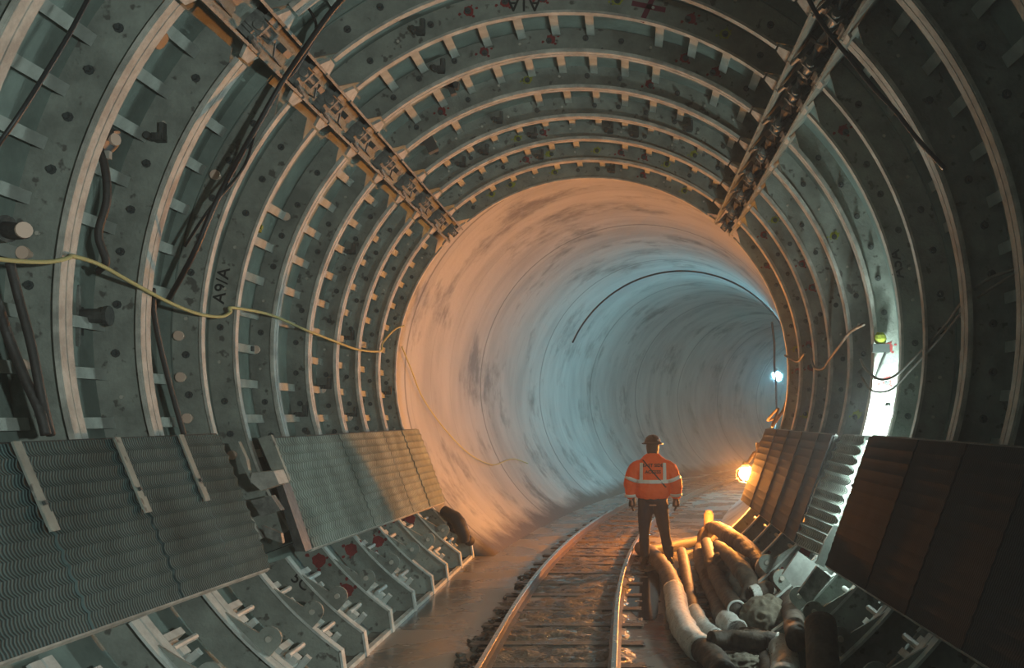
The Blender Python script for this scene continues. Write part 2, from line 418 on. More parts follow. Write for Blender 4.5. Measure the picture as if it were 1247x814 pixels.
# clamp bracket in kicker bays
kb = MB(); kb.box((0, 0, 0), (.16, .26, .10)); kb.box((.02, -.05, .08), (.10, .12, .07)); kb.box((-.09, .03, .02), (.05, .30, .16)); kb.box((.10, .08, .05), (.05, .06, .15)); kb.tube([(0, -.2, .12), (0, .16, .14)], .022, 8)
kbrack_me = kb.mesh('clamp_bracket', 'white_steel')
def radial(t):     # rotation: local z -> toward centre, y -> along tunnel
    # local z axis = (-cos t, 0, -sin t); local x = y x z
    return (0, -t - PI / 2, 0)
TEXTS = {}
def text_obj(name, body, size, parent, loc, rot, material='stencil_black', ext=.0012, spacing=1.0):
    cu = bpy.data.curves.new(name, 'FONT'); cu.body = body; cu.size = size; cu.extrude = ext; cu.align_x = 'CENTER'; cu.align_y = 'CENTER'; cu.offset = size * .012
    cu.space_character = spacing
    to = bpy.data.objects.new(name, cu); COL.objects.link(to)
    bpy.context.view_layer.update()
    me = bpy.data.meshes.new_from_object(to.evaluated_get(bpy.context.evaluated_depsgraph_get()))
    bpy.data.objects.remove(to); me.materials.clear(); me.materials.append(MATS[material])
    return link(name, me, parent, loc, rot)

ORD = {3.19: 'nearest steel form ring, seen only by the frame corners',
       2.10: 'steel form ring beside the camera, outside the view',
       4.28: 'dark steel form ring cut off by the left and right picture edges',
       5.39: 'grey steel form ring whose flange shows in the upper left corner',
       6.48: 'broad double-flanged steel form ring with the yellow rope tied to it at far left',
       7.56: 'double-flanged steel form ring just past the rope knot, right side in darkness',
       8.60: 'thin-edged steel form ring ending at the black hanging cable, nearer of the thin pair',
       9.34: 'thin-edged steel form ring stencilled with black letters and a dark red cross',
       10.37: 'double-flanged steel form ring whose right web is lit white by the hidden lamp',
       11.49: 'orange-edged steel form ring, next one beyond the white-lit bay',
       12.59: 'orange-edged steel form ring fifth from the concrete lining end',
       13.61: 'orange-edged steel form ring third from the concrete lining',
       14.73: 'orange-edged steel form ring one bay before the concrete lining',
       15.82: 'last thin steel form ring touching the orange-lit concrete lining'}
ORD[12.59] = 'orange-edged steel form ring with loops of cable on its right, fourth from the concrete'
def ring(i):
    Y = YR[i]; Yn = YR[i+1] if i + 1 < len(YR) else None
    thin = Y in THIN
    RO = 3.27 if Y < 8.6 else 3.15
    fw = .078 if Y < 9 else .062
    root = empty('steel_form_ring', (CX, Y, CZ)); tag(root, ORD[Y], 'form ring', 'steel rings of the tunnel form')
    off = (-CX, -Y, -CZ)
    def b(mb, name, m, smooth=False): return mb.build(name, m, root, smooth, loc=off)
    lo = R(-33.5); ll = R(213.5)
    dT = R(6.2)
    # webs
    def chamf(tj, sgn, w=R(4.2)):
        def f(t):
            d = abs(t - tj)
            return RI + (.10 * max(0, 1 - d / w)) if d < w else RI
        return f
    for (a, c, tj) in ((R(51), R(131.6), None), (R(139), ll, None), (R(45), lo, None)):
        mb = MB()
        mb.arcbox(lambda t, a=a, c=c: RI + .02 + .11 * max(0, 1 - abs(t - a) / R(4)) * (1 if abs(a) > R(30) else 0) + (.11 * max(0, 1 - abs(t - c) / R(4)) if abs(c - R(131.6)) < .01 else 0),
                  RO, Y - .008, Y + .008, a, c)
        b(mb, 'web', 'steel_web')
    # flanges
    for (a, c) in ((R(54), R(129.4)), (R(139.6), ll), (R(44), lo)):
        mb = MB()
        if thin:
            mb.arcbox(RI, RI + .022, Y - .045, Y + .025, a, c)
        else:
            mb.arcbox(RI, RI + .024, Y - fw, Y - .006, a, c); mb.arcbox(RI, RI + .024, Y + .006, Y + fw, a, c)
            mb.arcbox(RI + .010, RI + .035, Y - fw - .006, Y - fw + .004, a, c)
        b(mb, 'flange', 'steel_flange')
    # radial end plates along the hinge lines and gussets
    if Yn:
        for t, nm in ((R(137.2), 'joint_plate'), (R(131.8), 'joint_plate'), (R(51), 'joint_plate'), (R(45.2), 'joint_plate')):
            mb = MB(); d = R(.18)
            mb.arcbox(RI - .02, RO, Y + .01, Yn - .01, t - d, t + d, 1)
            if t > R(90): mb.arcbox(RI - .035, RI - .02, Y + .02, Yn - .02, t - d * 1.2, t + d * 1.2, 1)
            b(mb, nm, 'grimy_steel' if t > R(90) else 'steel_web')
    for t0, t1 in ((R(139.2), R(137.0)), (R(44.4), R(46.0)), (R(129.8), R(131.8)), (R(53.6), R(51.2))):
        mb = MB()
        mb.quad_strip([[RZ(RI + .005, t0, Y - .06), RZ(RI + .005, t0, Y + .06), RZ(RI + .03, t0, Y + .06), RZ(RI + .03, t0, Y - .06)],
                       [RZ(RI + .0, t1, Y - .14), RZ(RI + .0, t1, Y + .14), RZ(RI + .03, t1, Y + .14), RZ(RI + .03, t1, Y - .14)]])
        b(mb, 'gusset', 'steel_flange')
    # hinge hardware
    for t in (R(134.3), R(48)):
        p = RZ(RI + .15, t, Y); link('hinge_block', hinge_me, root, (p[0] - CX, 0, p[2] - CZ), radial(t))
        if Yn:
            if t > R(90):
                mb = MB(); mb.arcbox(3.03, 3.05, Y + .16, Yn - .14, R(132.1), R(136.9), 2); b(mb, 'cover_plate', 'steel_web')
                mb = MB(); q = RZ(3.0, R(134.2), 0); mb.box((q[0], (Y + Yn) / 2, q[2]), (.09, .12, .05), Matrix.Rotation(R(45), 3, 'Y')); mb.tube([(q[0] + .05, Y + .2, q[2] - .02), (q[0] - .02, Y + .35, q[2] - .10), (q[0] - .09, Yn - .3, q[2] - .05)], .008, 5); b(mb, 'latch_block', 'bolt_dark')
                continue
            p = RZ(RI + .20, t, Y); link('jack_screw', jack_me, root, (p[0] - CX, (Yn - Y) * .5, p[2] - CZ), radial(t), (1, (Yn - Y - .1) / .9, 1))
    # stiffeners to the next ring
    if Yn and not (abs(Y - 8.60) < .01):
        L_ = Yn - Y - .02; hh = .08 if Y < 8.5 else .07
        sm_ = tmesh('stiffener', L_, hh); rr = (3.27 if Yn < 8.7 else 3.15)
        a = R(56)
        angs = []
        while a < R(129): angs.append(a); a += dT
        a = R(142.5)
        while a < R(211): angs.append(a); a += dT
        a = R(41)
        while a > R(-31) and Y < 9: angs.append(a); a -= dT
        for a in angs:
            if random.random() < .10: continue
            p = RZ(rr if Y < 8.5 else 3.15, a, Y); link('stiffener', sm_, root, (p[0] - CX, .01, p[2] - CZ), radial(a))
    # bolts, caps, paint
    a = R(58); k = 0
    def spot(me, a, r, dy=-.008): 
        p = RZ(r, a, Y); return link(me.name.split('.')[0], me, root, (p[0] - CX, dy, p[2] - CZ))
    rb = RI + (RO - RI) * .55
    allang = [R(57 + 6.2 * k) for k in range(12)] + [R(145.6 + 6.2 * k) for k in range(9)] + [R(38 - 6.2 * k) for k in range(10)]
    for a in allang:
        q = random.random()
        spot(bolt_me if q < .75 else nut_me, a + random.uniform(-.01, .01), rb + random.uniform(-.01, .02))
        if Y > 9 and q < .62:
            top = R(60) < a < R(125)
            if top and random.random() < .5 or R(-25) < a < R(44) and random.random() < .5:
                spot(red_me if random.random() < (.55 if a > R(60) else .6) else lime_me, a + .001, rb + .01, -.010)
        if Y < 14 and R(140) < a < R(200) and random.random() < .18: spot(cap_me, a + R(3), rb + .03)
        if R(60) < a < R(190) and random.random() < .12: spot(clamp_me, a + R(2.5), rb - .02)
    # kickers at the foot
    for sg in (-1, 1):
        mb = MB(); th0, th1 = R(37), R(54.6)
        pts = []
        for j in range(11):
            t = th0 + (th1 - th0) * j / 10
            pts.append((CX + sg * 3.09 * math.cos(t), CZ - 3.09 * math.sin(t)))
        foot = pts[-1][0]
        pts.append((foot - sg * .03, .004)); pts.append((CX + sg * 2.05, .004))
        for j in range(8, -1, -1):
            t = R(35.5) + (R(53.5) - R(35.5)) * j / 8
            pts.append((CX + sg * 3.345 * math.cos(t), CZ - 3.345 * math.sin(t)))
        mb.prism(pts, Y - .008, Y + .008); k = b(mb, 'kicker_web', 'steel_web')
        mb = MB()
        for j in range(10):
            t = th0 + (th1 - th0) * j / 10; t2 = th0 + (th1 - th0) * (j + 1) / 10
            for (ya, yb) in (((-.05, .04),) if (thin or Y > 9) else ((-.11, -.01), (.01, .10))):
                q = [(CX + sg * 3.09 * math.cos(t), CZ - 3.09 * math.sin(t)), (CX + sg * 3.09 * math.cos(t2), CZ - 3.09 * math.sin(t2)),
                     (CX + sg * 3.07 * math.cos(t2), CZ - 3.07 * math.sin(t2)), (CX + sg * 3.07 * math.cos(t), CZ - 3.07 * math.sin(t))]
                mb.prism(q, Y + ya, Y + yb)
        zf = CZ - 3.07 * math.sin(th1); xf = CX + sg * 3.07 * math.cos(th1)
        mb.prism([(xf, zf), (xf + sg * .02, zf), (xf - sg * .01, .004), (xf - sg * .03, .004)], Y - .05, Y + .04)
        b(mb, 'kicker_flange', 'white_steel')
        # lug
        if Y < 12 or sg < 0:
            tl = R(45.5); d = (sg * math.cos(tl), -math.sin(tl)); e = (-sg * math.sin(tl), -math.cos(tl))
            c0 = (CX + d[0] * 3.07, CZ + d[1] * 3.07)
            pts = [(c0[0] - e[0] * .30, c0[1] - e[1] * .30)]
            cc = (c0[0] - d[0] * .10 + e[0] * .10, c0[1] - d[1] * .10 + e[1] * .10)
            for j in range(9):
                a2 = -PI * .60 + j * (PI * 1.08) / 8
                pts.append((cc[0] + .085 * (-d[0] * math.cos(a2) + e[0] * math.sin(a2)), cc[1] + .085 * (-d[1] * math.cos(a2) + e[1] * math.sin(a2))))
            pts.append((c0[0] + e[0] * .19, c0[1] + e[1] * .19))
            mb = MB(); mb.prism(pts, Y - .04, Y - .015); k = b(mb, 'lug_plate', 'steel_web')
            mb = MB(); mb.disc(cc, .022, Y - .07, Y - .03, 10); mb.build('lug_pin', 'bolt_light', k)
        # brackets in the bay
        if Yn:
            for tq, yy in ((R(41.5), .42), (R(50), .6)):
                if random.random() < .8 or Y < 9:
                    t = -tq if sg > 0 else PI + tq
                    p = RZ(3.28, t, Y + yy * (Yn - Y)); link('clamp_bracket', kbrack_me, root, (p[0] - CX, p[1] - Y, p[2] - CZ), radial(t), (1, .9, 1))
            for tq in (R(39), R(47)):
                if Y > 9.6 and random.random() < .85:
                    t = (-tq if sg > 0 else PI + tq) + random.uniform(-.04, .04); p = RZ(3.20, t, Y)
                    link('paint_mark', red_me, root, (p[0] - CX, -.009, p[2] - CZ), (0, random.uniform(0, 6), 0), (1.5, 1, 1.5))
    return root
for i in range(2, len(YR)): 
    rt = ring(i)
    if abs(YR[i] - 9.34) < .01:
        Yt = 9.34 - .012
        def T(px, py, body, size, ang, dy=0):
            p = P(px, py, Yt); text_obj('stencil_lettering', body, size, rt, (p[0] - CX, p[1] - 9.34, p[2] - CZ), (PI / 2, ang, 0))
        T(270, 348, 'A9/A', .15, R(-80))
        T(1092, 322, 'A5A', .14, R(-100))
        T(638, 5, 'A1A', .16, R(180))
        p = P(790, 8, Yt); mb = MB()
        mb.box((0, 0, 0), (.30, .003, .045), Matrix.Rotation(R(-12), 3, 'Y').inverted()); mb.box((0, 0, 0), (.045, .003, .30), Matrix.Rotation(R(-25), 3, 'Y').inverted())
        mb.build('paint_cross', 'paint_maroon', rt, loc=(p[0] - CX, p[1] - 9.34, p[2] - CZ))
        p = P(366, 709, Yt - .005)
        text_obj('stencil_lettering', '5C', .14, rt, (p[0] - CX, p[1] - 9.34, p[2] - CZ), (PI / 2, R(38), 0))

# ------------------------------------------------------------------ inclined lath decks
def deck(name_label, side, y0, y1, seams, top, bot0, bot1, material, straps, band=.085, group='inclined lath decks', rib=.012):
    """top=(x,z); bot0/bot1 = (x,z) at y0 / y1"""
    root = empty('lath_deck', (top[0] * side_c(side), y0, top[1])); tag(root, name_label, 'deck', group)
    org = Vector(root.location)
    ys = [y0] + [q for q in seams if y0 < q < y1] + [y1]
    for a, c in zip(ys[:-1], ys[1:]):
        a2, c2 = a + .006, c - .006
        nb = 14; secs = []
        tilt = random.uniform(-.006, .006) * (rib > .004)
        rows = []
        for yy, jit in ((a2, 0), (c2, .006)):
            f = (yy - y0) / (y1 - y0)
            bx = bot0[0] + (bot1[0] - bot0[0]) * f; bz = bot0[1] + (bot1[1] - bot0[1]) * f
            T_ = Vector((top[0], top[1])); B_ = Vector((bx, bz)); D = B_ - T_; n = Vector((D.y, -D.x)).normalized()
            if n.x * side < 0: n = -n      # away from centre line
            row = []
            N_ = int(1.05 / band)
            for j in range(N_ * 4 + 1):
                f2 = j / (N_ * 4); q = j % 4
                h = (rib, .0, -.25 * rib, .0)[q] if j not in (0, N_ * 4) else 0
                p = T_ + D * f2 - n * (h + tilt - jit)
                row.append((p, f2 * D.length))
            rows.append(row)
        m = min(len(rows[0]), len(rows[1]))
        v, uv = [], []
        for r_, yy in zip(rows, (a2, c2)):
            for (p, l) in r_[:m]: v.append((side_c(side) * abs(p.x) if False else p.x, yy, p.y)); uv.append((yy, l))
        f = [(j, j + 1, m + j + 1, m + j) for j in range(m - 1)]
        me = bpy.data.meshes.new('deck_panel'); me.from_pydata([tuple(Vector(q) - org) for q in v], [], f); me.materials.append(MATS[material])
        ul = me.uv_layers.new(name='UVMap')
        for lp in me.loops: ul.data[lp.index].uv = uv[lp.vertex_index]
        o = link('deck_panel', me, root)
        sl = o.modifiers.new('Solidify', 'SOLIDIFY'); sl.thickness = .018; sl.offset = 0
    # bearers under the deck at each seam, edge angle below
    for yy in ys:
        f = (yy - y0) / (y1 - y0)
        bx = bot0[0] + (bot1[0] - bot0[0]) * f; bz = bot0[1] + (bot1[1] - bot0[1]) * f
        n = Vector((bz - top[1], 0, -(bx - top[0]))).normalized()
        if n.x * side < 0: n = -n
        mb = MB(); A = Vector((top[0], yy, top[1])) + n * .05; Bq = Vector((bx, yy, bz)) + n * .05
        mb.tube([A - org, Bq - org], (.03, .03), 4); mb.build('bearer', 'dark_steel', root)
    mb = MB()
    n = Vector((bot0[1] - top[1], 0, -(bot0[0] - top[0]))).normalized()
    if n.x * side < 0: n = -n
    mb.tube([Vector((bot0[0], y0, bot0[1])) + n * .03 - org, Vector((bot1[0], y1, bot1[1])) + n * .03 - org], .022, 4); mb.build('edge_angle', 'steel_flange', root)
    mb = MB(); mb.tube([Vector((top[0], y0, top[1])) + n * .03 - org, Vector((top[0], y1, top[1])) + n * .03 - org], .022, 4); mb.build('edge_angle', 'dark_steel', root)
    # fixing lugs to ring flange
    for yy in ys[1:-1]:
        mb = MB(); mb.box(Vector((top[0] + side * .14, yy, top[1] - .05)) - org, (.3, .05, .04)); mb.build('support_arm', 'dark_steel', root)
    for yy in straps:
        f = (yy - y0) / (y1 - y0); bx = bot0[0] + (bot1[0] - bot0[0]) * f; bz = bot0[1] + (bot1[1] - bot0[1]) * f
        T_ = Vector((top[0], yy, top[1])); D = (Vector((bx, yy, bz)) - T_).normalized(); n2 = Vector((D.z, 0, -D.x))
        if n2.x * side > 0: n2 = -n2
        M = Matrix((( D.x, 0, n2.x), (0, 1, 0), (D.z, 0, n2.z)))
        mb = MB(); mb.box(T_ + D * .23 + n2 * .030 - org, (.46, .075, .012), M); mb.box(T_ + D * .44 + n2 * .036 - org, (.10, .085, .012), M)
        k = mb.build('strap', 'steel_web', root)
        mb = MB(); mb.box(T_ + D * .34 + n2 * .044 - org, (.022, .022, .02), M); mb.build('bolt', 'bolt_dark', k)
    return root
def side_c(s): return 1
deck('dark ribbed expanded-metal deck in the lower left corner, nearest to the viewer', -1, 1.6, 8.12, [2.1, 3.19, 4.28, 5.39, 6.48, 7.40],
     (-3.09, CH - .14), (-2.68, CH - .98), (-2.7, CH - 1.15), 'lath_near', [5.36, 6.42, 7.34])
deck('pale grey ribbed deck at left, ending by the orange concrete wall', -1, 9.20, 15.95, [10.37, 11.49, 12.59, 13.61, 14.73],
     (-3.10, CH - .20), (-2.70, CH - 1.14), (-2.70, CH - 1.28), 'lath_far', [])
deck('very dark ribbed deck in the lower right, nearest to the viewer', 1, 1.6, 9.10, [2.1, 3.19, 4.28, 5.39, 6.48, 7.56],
     (2.08, CH - .17), (1.70, CH - 1.10), (1.70, CH - 1.27), 'lath_shaded', [], rib=.004)
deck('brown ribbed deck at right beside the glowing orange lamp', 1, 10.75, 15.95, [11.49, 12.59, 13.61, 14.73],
     (2.09, CH - .19), (1.70, CH - 1.27), (1.72, CH - 1.25), 'lath_shaded', [], rib=.003)
# brightly lit panel between the right decks, leaned to catch the added lamp
deck('brightly lit corrugated lath panel between the two right decks', 1, 9.62, 10.70, [],
     (2.17, CH - .19), (1.82, CH - 1.28), (1.70, CH - 1.27), 'lath_far', [], band=.085, rib=.03)

# ------------------------------------------------------------------ gap hardware between left decks (boxes and plates)
root = empty('hinged_support_frame', (-3.0, 8.6, 1.5)); tag(root, 'grey folded bracket frame in the gap between the two left decks', 'frame')
def rel(mb, name, m): return mb.build(name, m, root, loc=tuple(-Vector(root.location)))
for (pl, Y0, Y1, nm, mm) in (
    ([(290, 538), (300, 560), (306, 590), (292, 560)], 8.5, 8.56, 'link_plate', 'steel_web'),
    ([(307, 576), (333, 574), (340, 590), (318, 598), (304, 586)], 8.5, 8.75, 'box_plate', 'steel_flange'),
    ([(305, 610), (330, 604), (342, 622), (318, 630)], 8.6, 8.7, 'box_plate', 'grimy_steel'),
    ([(314, 534), (330, 530), (352, 585), (338, 590)], 8.9, 8.95, 'link_plate', 'steel_web'),
    ([(336, 592), (344, 590), (372, 672), (360, 672)], 8.9, 9.1, 'channel', 'dark_steel'),
    ([(318, 640), (342, 650), (344, 662), (324, 655)], 8.6, 8.66, 'link_plate', 'grimy_steel')):
    mb = MB(); pts = [P(a, c, Y0) for a, c in pl]; mb.prism([(p[0], p[2]) for p in pts], Y0, Y1); rel(mb, nm, mm)

# ------------------------------------------------------------------ kerb strips at the foot of the form
for sg, lab in ((-1, 'pale kerb strip along the foot of the left form'), (1, 'kerb strip along the foot of the right form')):
    mb = MB(); xs = CX + sg * 1.79
    n = 20
    for j in range(n):
        ya, yb = 4 + (YE - 4) * j / n, 4 + (YE - 4) * (j + 1) / n - .01
        f = (ya - 8.6) / (15.8 - 8.6)
        mb.box((xs, (ya + yb) / 2, .02), (.05, yb - ya, .04))
    o = mb.build('kerb_strip', 'white_steel'); tag(o, lab, 'kerb')

# ------------------------------------------------------------------ track
UC = -.63; G = .535
prof = [(-.055, 0), (.055, 0), (.055, .012), (.012, .022), (.008, .080), (.026, .088), (.026, .112), (.020, .118), (-.020, .118), (-.026, .112), (-.026, .088), (-.008, .080), (-.012, .022), (-.055, .012)]
for sg, lab in ((-1, 'left steel rail with a bright polished head, curving away right'), (1, 'right rusty steel rail passing left of the worker')):
    rings = []
    s = 3.0
    while s < 62:
        rings.append([bend(UC + sg * G + a, s, .012 + h) for a, h in prof]); s += .4
    mb = MB(); mb.quad_strip(rings)
    o = mb.build('rail', ['rail_steel', 'rail_head']); tag(o, lab, 'rail', 'track rails')
    for p in o.data.polygons:
        if len(p.vertices) == 4 and all(o.data.vertices[v].co.z > .125 for v in p.vertices): p.material_index = 1
sl = MB(); sl.box((0, 0, 0), (1.62, .20, .11)); sme = sl.mesh('sleeper', 'sleeper_wood')
bmm = bmesh.new(); bmm.from_mesh(sme); bmesh.ops.bevel(bmm, geom=bmm.edges[:], offset=.015, segments=2, affect='EDGES'); bmm.to_mesh(sme); bmm.free()
s = 5.4; kk = 0
while s < 40:
    a = max(0, (s - BS) / BR); p = bend(UC, s, -.036)
    o = link('sleeper', sme, None, p, (0, 0, -a + random.uniform(-.02, .02)))
    tag(o, 'wet dark timber sleeper half sunk in mud between the rails', 'sleeper', 'timber sleepers under the track'); s += .88; kk += 1
# mud bed
def mudbed(name, u0, u1, s0, s1, du, ds, hf, label):
    rings = []; s = s0
    while s < s1:
        row = []; n = int((u1 - u0) / du)
        for i in range(n + 1):
            u = u0 + (u1 - u0) * i / n; x, y, _ = bend(u, s, 0); row.append((x, y, hf(u, s)))
        rings.append(row); s += ds
    mb = MB(); mb.quad_strip(rings, close=False, cap=False)
    o = mb.build(name, 'mud', smooth=True); tag(o, label, 'mud', kind='stuff'); return o
def hf(u, s):
    nz = noise.fractal(Vector((u * 5, s * 5, 3)), .8, 2.2, 5) ; n2 = noise.noise(Vector((u * 1.3, s * .9, 7)))
    e = min(1, max(0, (1.0 - abs(u - UC)) / .35)); e = e if u < UC else min(1, max(0, (.8 - abs(u - UC)) / .2))
    sw = .5 + .5 * math.cos(2 * PI * (s - 5.4) / .88)
    return -.03 + e * (.046 + .024 * nz + .028 * n2) - (.012 * sw * e)
mudbed('mud_bed', UC - 1.0, UC + .8, 4.5, 24, .04, .05, hf, 'wet brown mud and gravel filling the track between the rails')
mudbed('mud_bed', UC - 1.0, UC + .8, 24, 55, .12, .25, hf, 'darker damp silt on the far curve of the track')
def hf2(u, s):
    nz = noise.fractal(Vector((u * 4, s * 4, 13)), .8, 2.2, 5); return -.018 + .03 * nz + .02 * max(0, (u - .3))
mudbed('mud_bed', .0, 1.32, 5, 16.5, .04, .05, hf2, 'muddy puddled ground under the hoses right of the track')
# little clods along the left rail
cm = MB(); cm.ball((0, 0, 0), (.05, .05, .025), 4)
cme = cm.mesh('mud_clod', 'mud', True)
for v in cme.vertices: v.co += Vector((random.uniform(-.012, .012), random.uniform(-.012, .012), random.uniform(-.006, .006)))
for k in range(90):
    s = random.uniform(6.0, 15) if k % 3 else random.uniform(7, 10); u = UC - G - .09 - abs(random.gauss(0, .10))
    o = link('mud_clod', cme, None, bend(u, s, .012), (0, 0, random.uniform(0, 6)), (random.uniform(.5, 1.6), random.uniform(.4, 1.2), random.uniform(.6, 1.4)))
    tag(o, 'small dark clod of mud beside the left rail', 'mud clod', 'mud clods beside the left rail')

mat('water', (.03, .028, .026), .10, 0, bump=.05, bscale=6)
def puddle(label, u, s0, ru, rs, z, seed):
    mb = MB(); n = 40; top = []
    for j in range(n):
        t = 2 * PI * j / n; k = 1 + .45 * noise.noise(Vector((math.cos(t) * 1.6, math.sin(t) * 1.6, seed)))
        top.append(bend(u + ru * k * math.cos(t), s0 + rs * k * math.sin(t), z))
    mb.quad_strip([[(p[0], p[1], p[2] - .03) for p in top], top]); o = mb.build('puddle', 'water'); tag(o, label, 'puddle', 'puddles on the tunnel floor', 'stuff')
puddle('long shining puddle right of the right rail', .20, 12.7, .20, 1.8, .006, 1)
# ------------------------------------------------------------------ hoses
def wob(amp, sc, corr=0):
    def f(q, i):
        return amp * noise.noise(q * sc) + (corr if i % 2 else -corr)
    return f
def hose(label, pts, r, material, bands=(), open_end=False, amp=.16, corr=.03, name='hose', group='hoses heaped by the track', rads=None, endmat=None, sq=1.0):
    P3 = sub(pts, 12); n = len(P3)
    if rads:
        rr = []
        for i in range(n):
            f = i / (n - 1) * (len(rads) - 1); a = int(min(f, len(rads) - 2)); rr.append(rads[a] + (rads[a+1] - rads[a]) * (f - a))
    else: rr = [r] * n
    root = empty(name, pts[0]); tag(root, label, 'hose', group); org = Vector(pts[0])
    L_ = [tuple(Vector(p) - org) for p in P3]
    def seg(a, c, k=1.0): return L_[a:c + 1], [(q * k, q * k * sq) for q in rr[a:c + 1]]
    mb = MB(); p, q = seg(0, n - 1); mb.tube(p, q, 16, wob=wob(amp, 9, corr), cap=not open_end)
    if open_end:
        p2, q2 = p[-14:], [(x[0] * .86, x[1] * .86) for x in q[-14:]]
        mb.tube(p2, q2, 16, cap=True, wob=wob(amp * .5, 9, 0))
    mb.build('hose_body', material, root, True)
    for (a, c, m) in bands:
        ia, ic = int(a * (n - 1)), int(c * (n - 1))
        mb = MB(); p, q = seg(ia, ic, 1.10); mb.tube(p, q, 16, wob=wob(amp * .9, 9, corr)); mb.build('sleeve', m, root, True)
    if open_end:
        mb = MB(); d = (Vector(L_[-1]) - Vector(L_[-2])).normalized(); c0 = Vector(L_[-1])
        a = d.orthogonal().normalized(); b2 = d.cross(a); rings = []
        for j in range(21):
            t = 2 * PI * j / 20; cc = c0 + (a * math.cos(t) + b2 * math.sin(t)) * (rr[-1] * .96)
            e = (a * math.cos(t) + b2 * math.sin(t)); rings.append([tuple(cc + e * (.013 * math.cos(w)) + d * (.013 * math.sin(w))) for w in (0, PI/3, 2*PI/3, PI, 4*PI/3, 5*PI/3)])
        mb.quad_strip(rings, cap=False); mb.build('end_rim', 'hose_pale', root, True)
    return root
h = PF
hose('long thick hose nearest the track, brown then dusty white, starting at the worker\'s feet',
     [h(780, 668, .12), h(795, 676, .13), h(812, 698, .13), h(822, 725, .13), h(826, 750, .12), h(842, 780, .12), h(866, 800, .13), h(882, 822, .12)], .105, 'hose_brown',
     [(.40, .80, 'hose_pale')])
hose('thin hose in the gap right of the long dusty hose, ending in a white sleeve',
     [h(830, 672, .10), h(834, 690, .10), h(839, 716, .09), h(845, 742, .09), h(856, 764, .09), h(872, 776, .08)], .072, 'hose_brown', [(.62, 1, 'hose_pale')])
hose('brown hose ending in a torn pale white cuff in the middle of the heap',
     [h(866, 652, .18), h(852, 672, .15), h(860, 702, .14), h(873, 732, .13), h(884, 756, .13), h(897, 768, .12)], .095, 'hose_brown', [(.80, 1, 'hose_pale')])
hose('brown hose with a round open mouth facing the viewer',
     [h(861, 662, .30), h(868, 690, .30), h(880, 716, .28), h(897, 743, .24)], .088, 'hose_brown', open_end=True, amp=.05, corr=.01)
hose('thick hose arching over the back of the heap with one white band',
     [h(856, 668, .15), h(858, 652, .30), h(870, 643, .42), h(890, 655, .44), h(908, 668, .42), h(925, 686, .38), h(943, 702, .36), h(960, 722, .32), (1.33, 8.3, .35)], .105, 'hose_brown',
     [(.67, .76, 'hose_pale')], rads=[.09, .10, .10, .12, .115, .105, .105, .10, .085])
hose('dark hose lying across behind the worker\'s boots',
     [h(786, 672, .08), h(805, 668, .09), h(830, 663, .10), h(858, 658, .12)], .085, 'hose_dark', amp=.05)
hose('brown hose across the front of the heap turning down into a speckled white elbow',
     [h(866, 782, .22), h(890, 780, .22), h(915, 782, .22), h(935, 782, .22), h(950, 790, .18), h(956, 808, .14), h(954, 830, .12)], .095, 'hose_brown', [(.56, 1, 'hose_pale')], amp=.10, rads=[.09, .085, .085, .09, .10, .105, .10])
hose('dark smooth pipe standing at an angle in the lower right shadow',
     [(1.34, 7.35, 1.02 - .35), (1.28, 6.9, .42), (1.20, 6.35, .10), (1.17, 6.1, .08)], .11, 'hose_brown', amp=.02, corr=0)
hose('short hose stub with a pale round end behind the limp sack',
     [h(935, 716, .40), h(925, 721, .38), h(915, 724, .36)], .075, 'hose_brown', [(.6, 1, 'hose_pale')], amp=.06)
hose('black flexible duct curled up at the last left form foot',
     [P(540, 622, 15.5), P(552, 630, 15.4), P(562, 644, 15.3), P(566, 660, 15.35)], .12, 'hose_dark', group=None, rads=[.08, .10, .10, .07])
hose('short black hose end beside the curled duct at the left wall foot',
     [P(548, 640, 15.7), P(560, 648, 15.9), P(573, 660, 15.6)], .07, 'hose_dark', group=None)

hose('limp brown hose slumped over the crumpled sheeting in the heap',
     [h(874, 664, .34), h(890, 680, .50), h(905, 698, .50), h(915, 716, .40), h(908, 735, .26)], .085, 'hose_brown', amp=.22, rads=[.07, .09, .095, .085, .07])
hose('flattened brown hose end poking out under the front elbow',
     [h(905, 775, .10), h(925, 792, .09), h(936, 812, .08), h(940, 835, .08)], .085, 'hose_brown', amp=.18)
def sack(label, c, size, material, name='crumpled_sack', seed=0, rot=0):
    bm = bmesh.new(); bmesh.ops.create_icosphere(bm, subdivisions=5, radius=1)
    for v in bm.verts:
        d = v.co.copy(); q = d * 1.7 + Vector((seed, seed * 2, 0))
        rdg = 1 - abs(noise.noise(q * 1.6)) * 2
        k = .84 + .13 * rdg + .07 * noise.noise(q * 3.1) + .02 * noise.noise(q * 8)
        v.co = Vector((d.x * size[0] * k, d.y * size[1] * k, d.z * size[2] * k))
        if v.co.z < -size[2] * .55: v.co.z = -size[2] * .55
    me = bpy.data.meshes.new(name); bm.to_mesh(me); bm.free(); me.materials.append(MATS[material]); me.polygons.foreach_set('use_smooth', [True] * len(me.polygons))
    o = link(name, me, None, (c[0], c[1], c[2] + size[2] * .55), (0, 0, rot)); tag(o, label, 'sack', 'sacks in the hose heap'); return o
p = PF(888, 722, .02); sack('brown crumpled sheeting under the arching hose behind the open mouth', (p[0], p[1], .01), (.34, .60, .33), 'sack_dark', seed=2)
p = PF(935, 776, .02); sack('limp beige sack in front of the right form foot', (p[0], p[1], .02), (.26, .40, .26), 'sack', seed=5, rot=.3)
p = PF(915, 790, .02); sack('low dark bag behind the white hose elbow', (p[0], p[1], .01), (.20, .30, .13), 'sack_dark', seed=9)
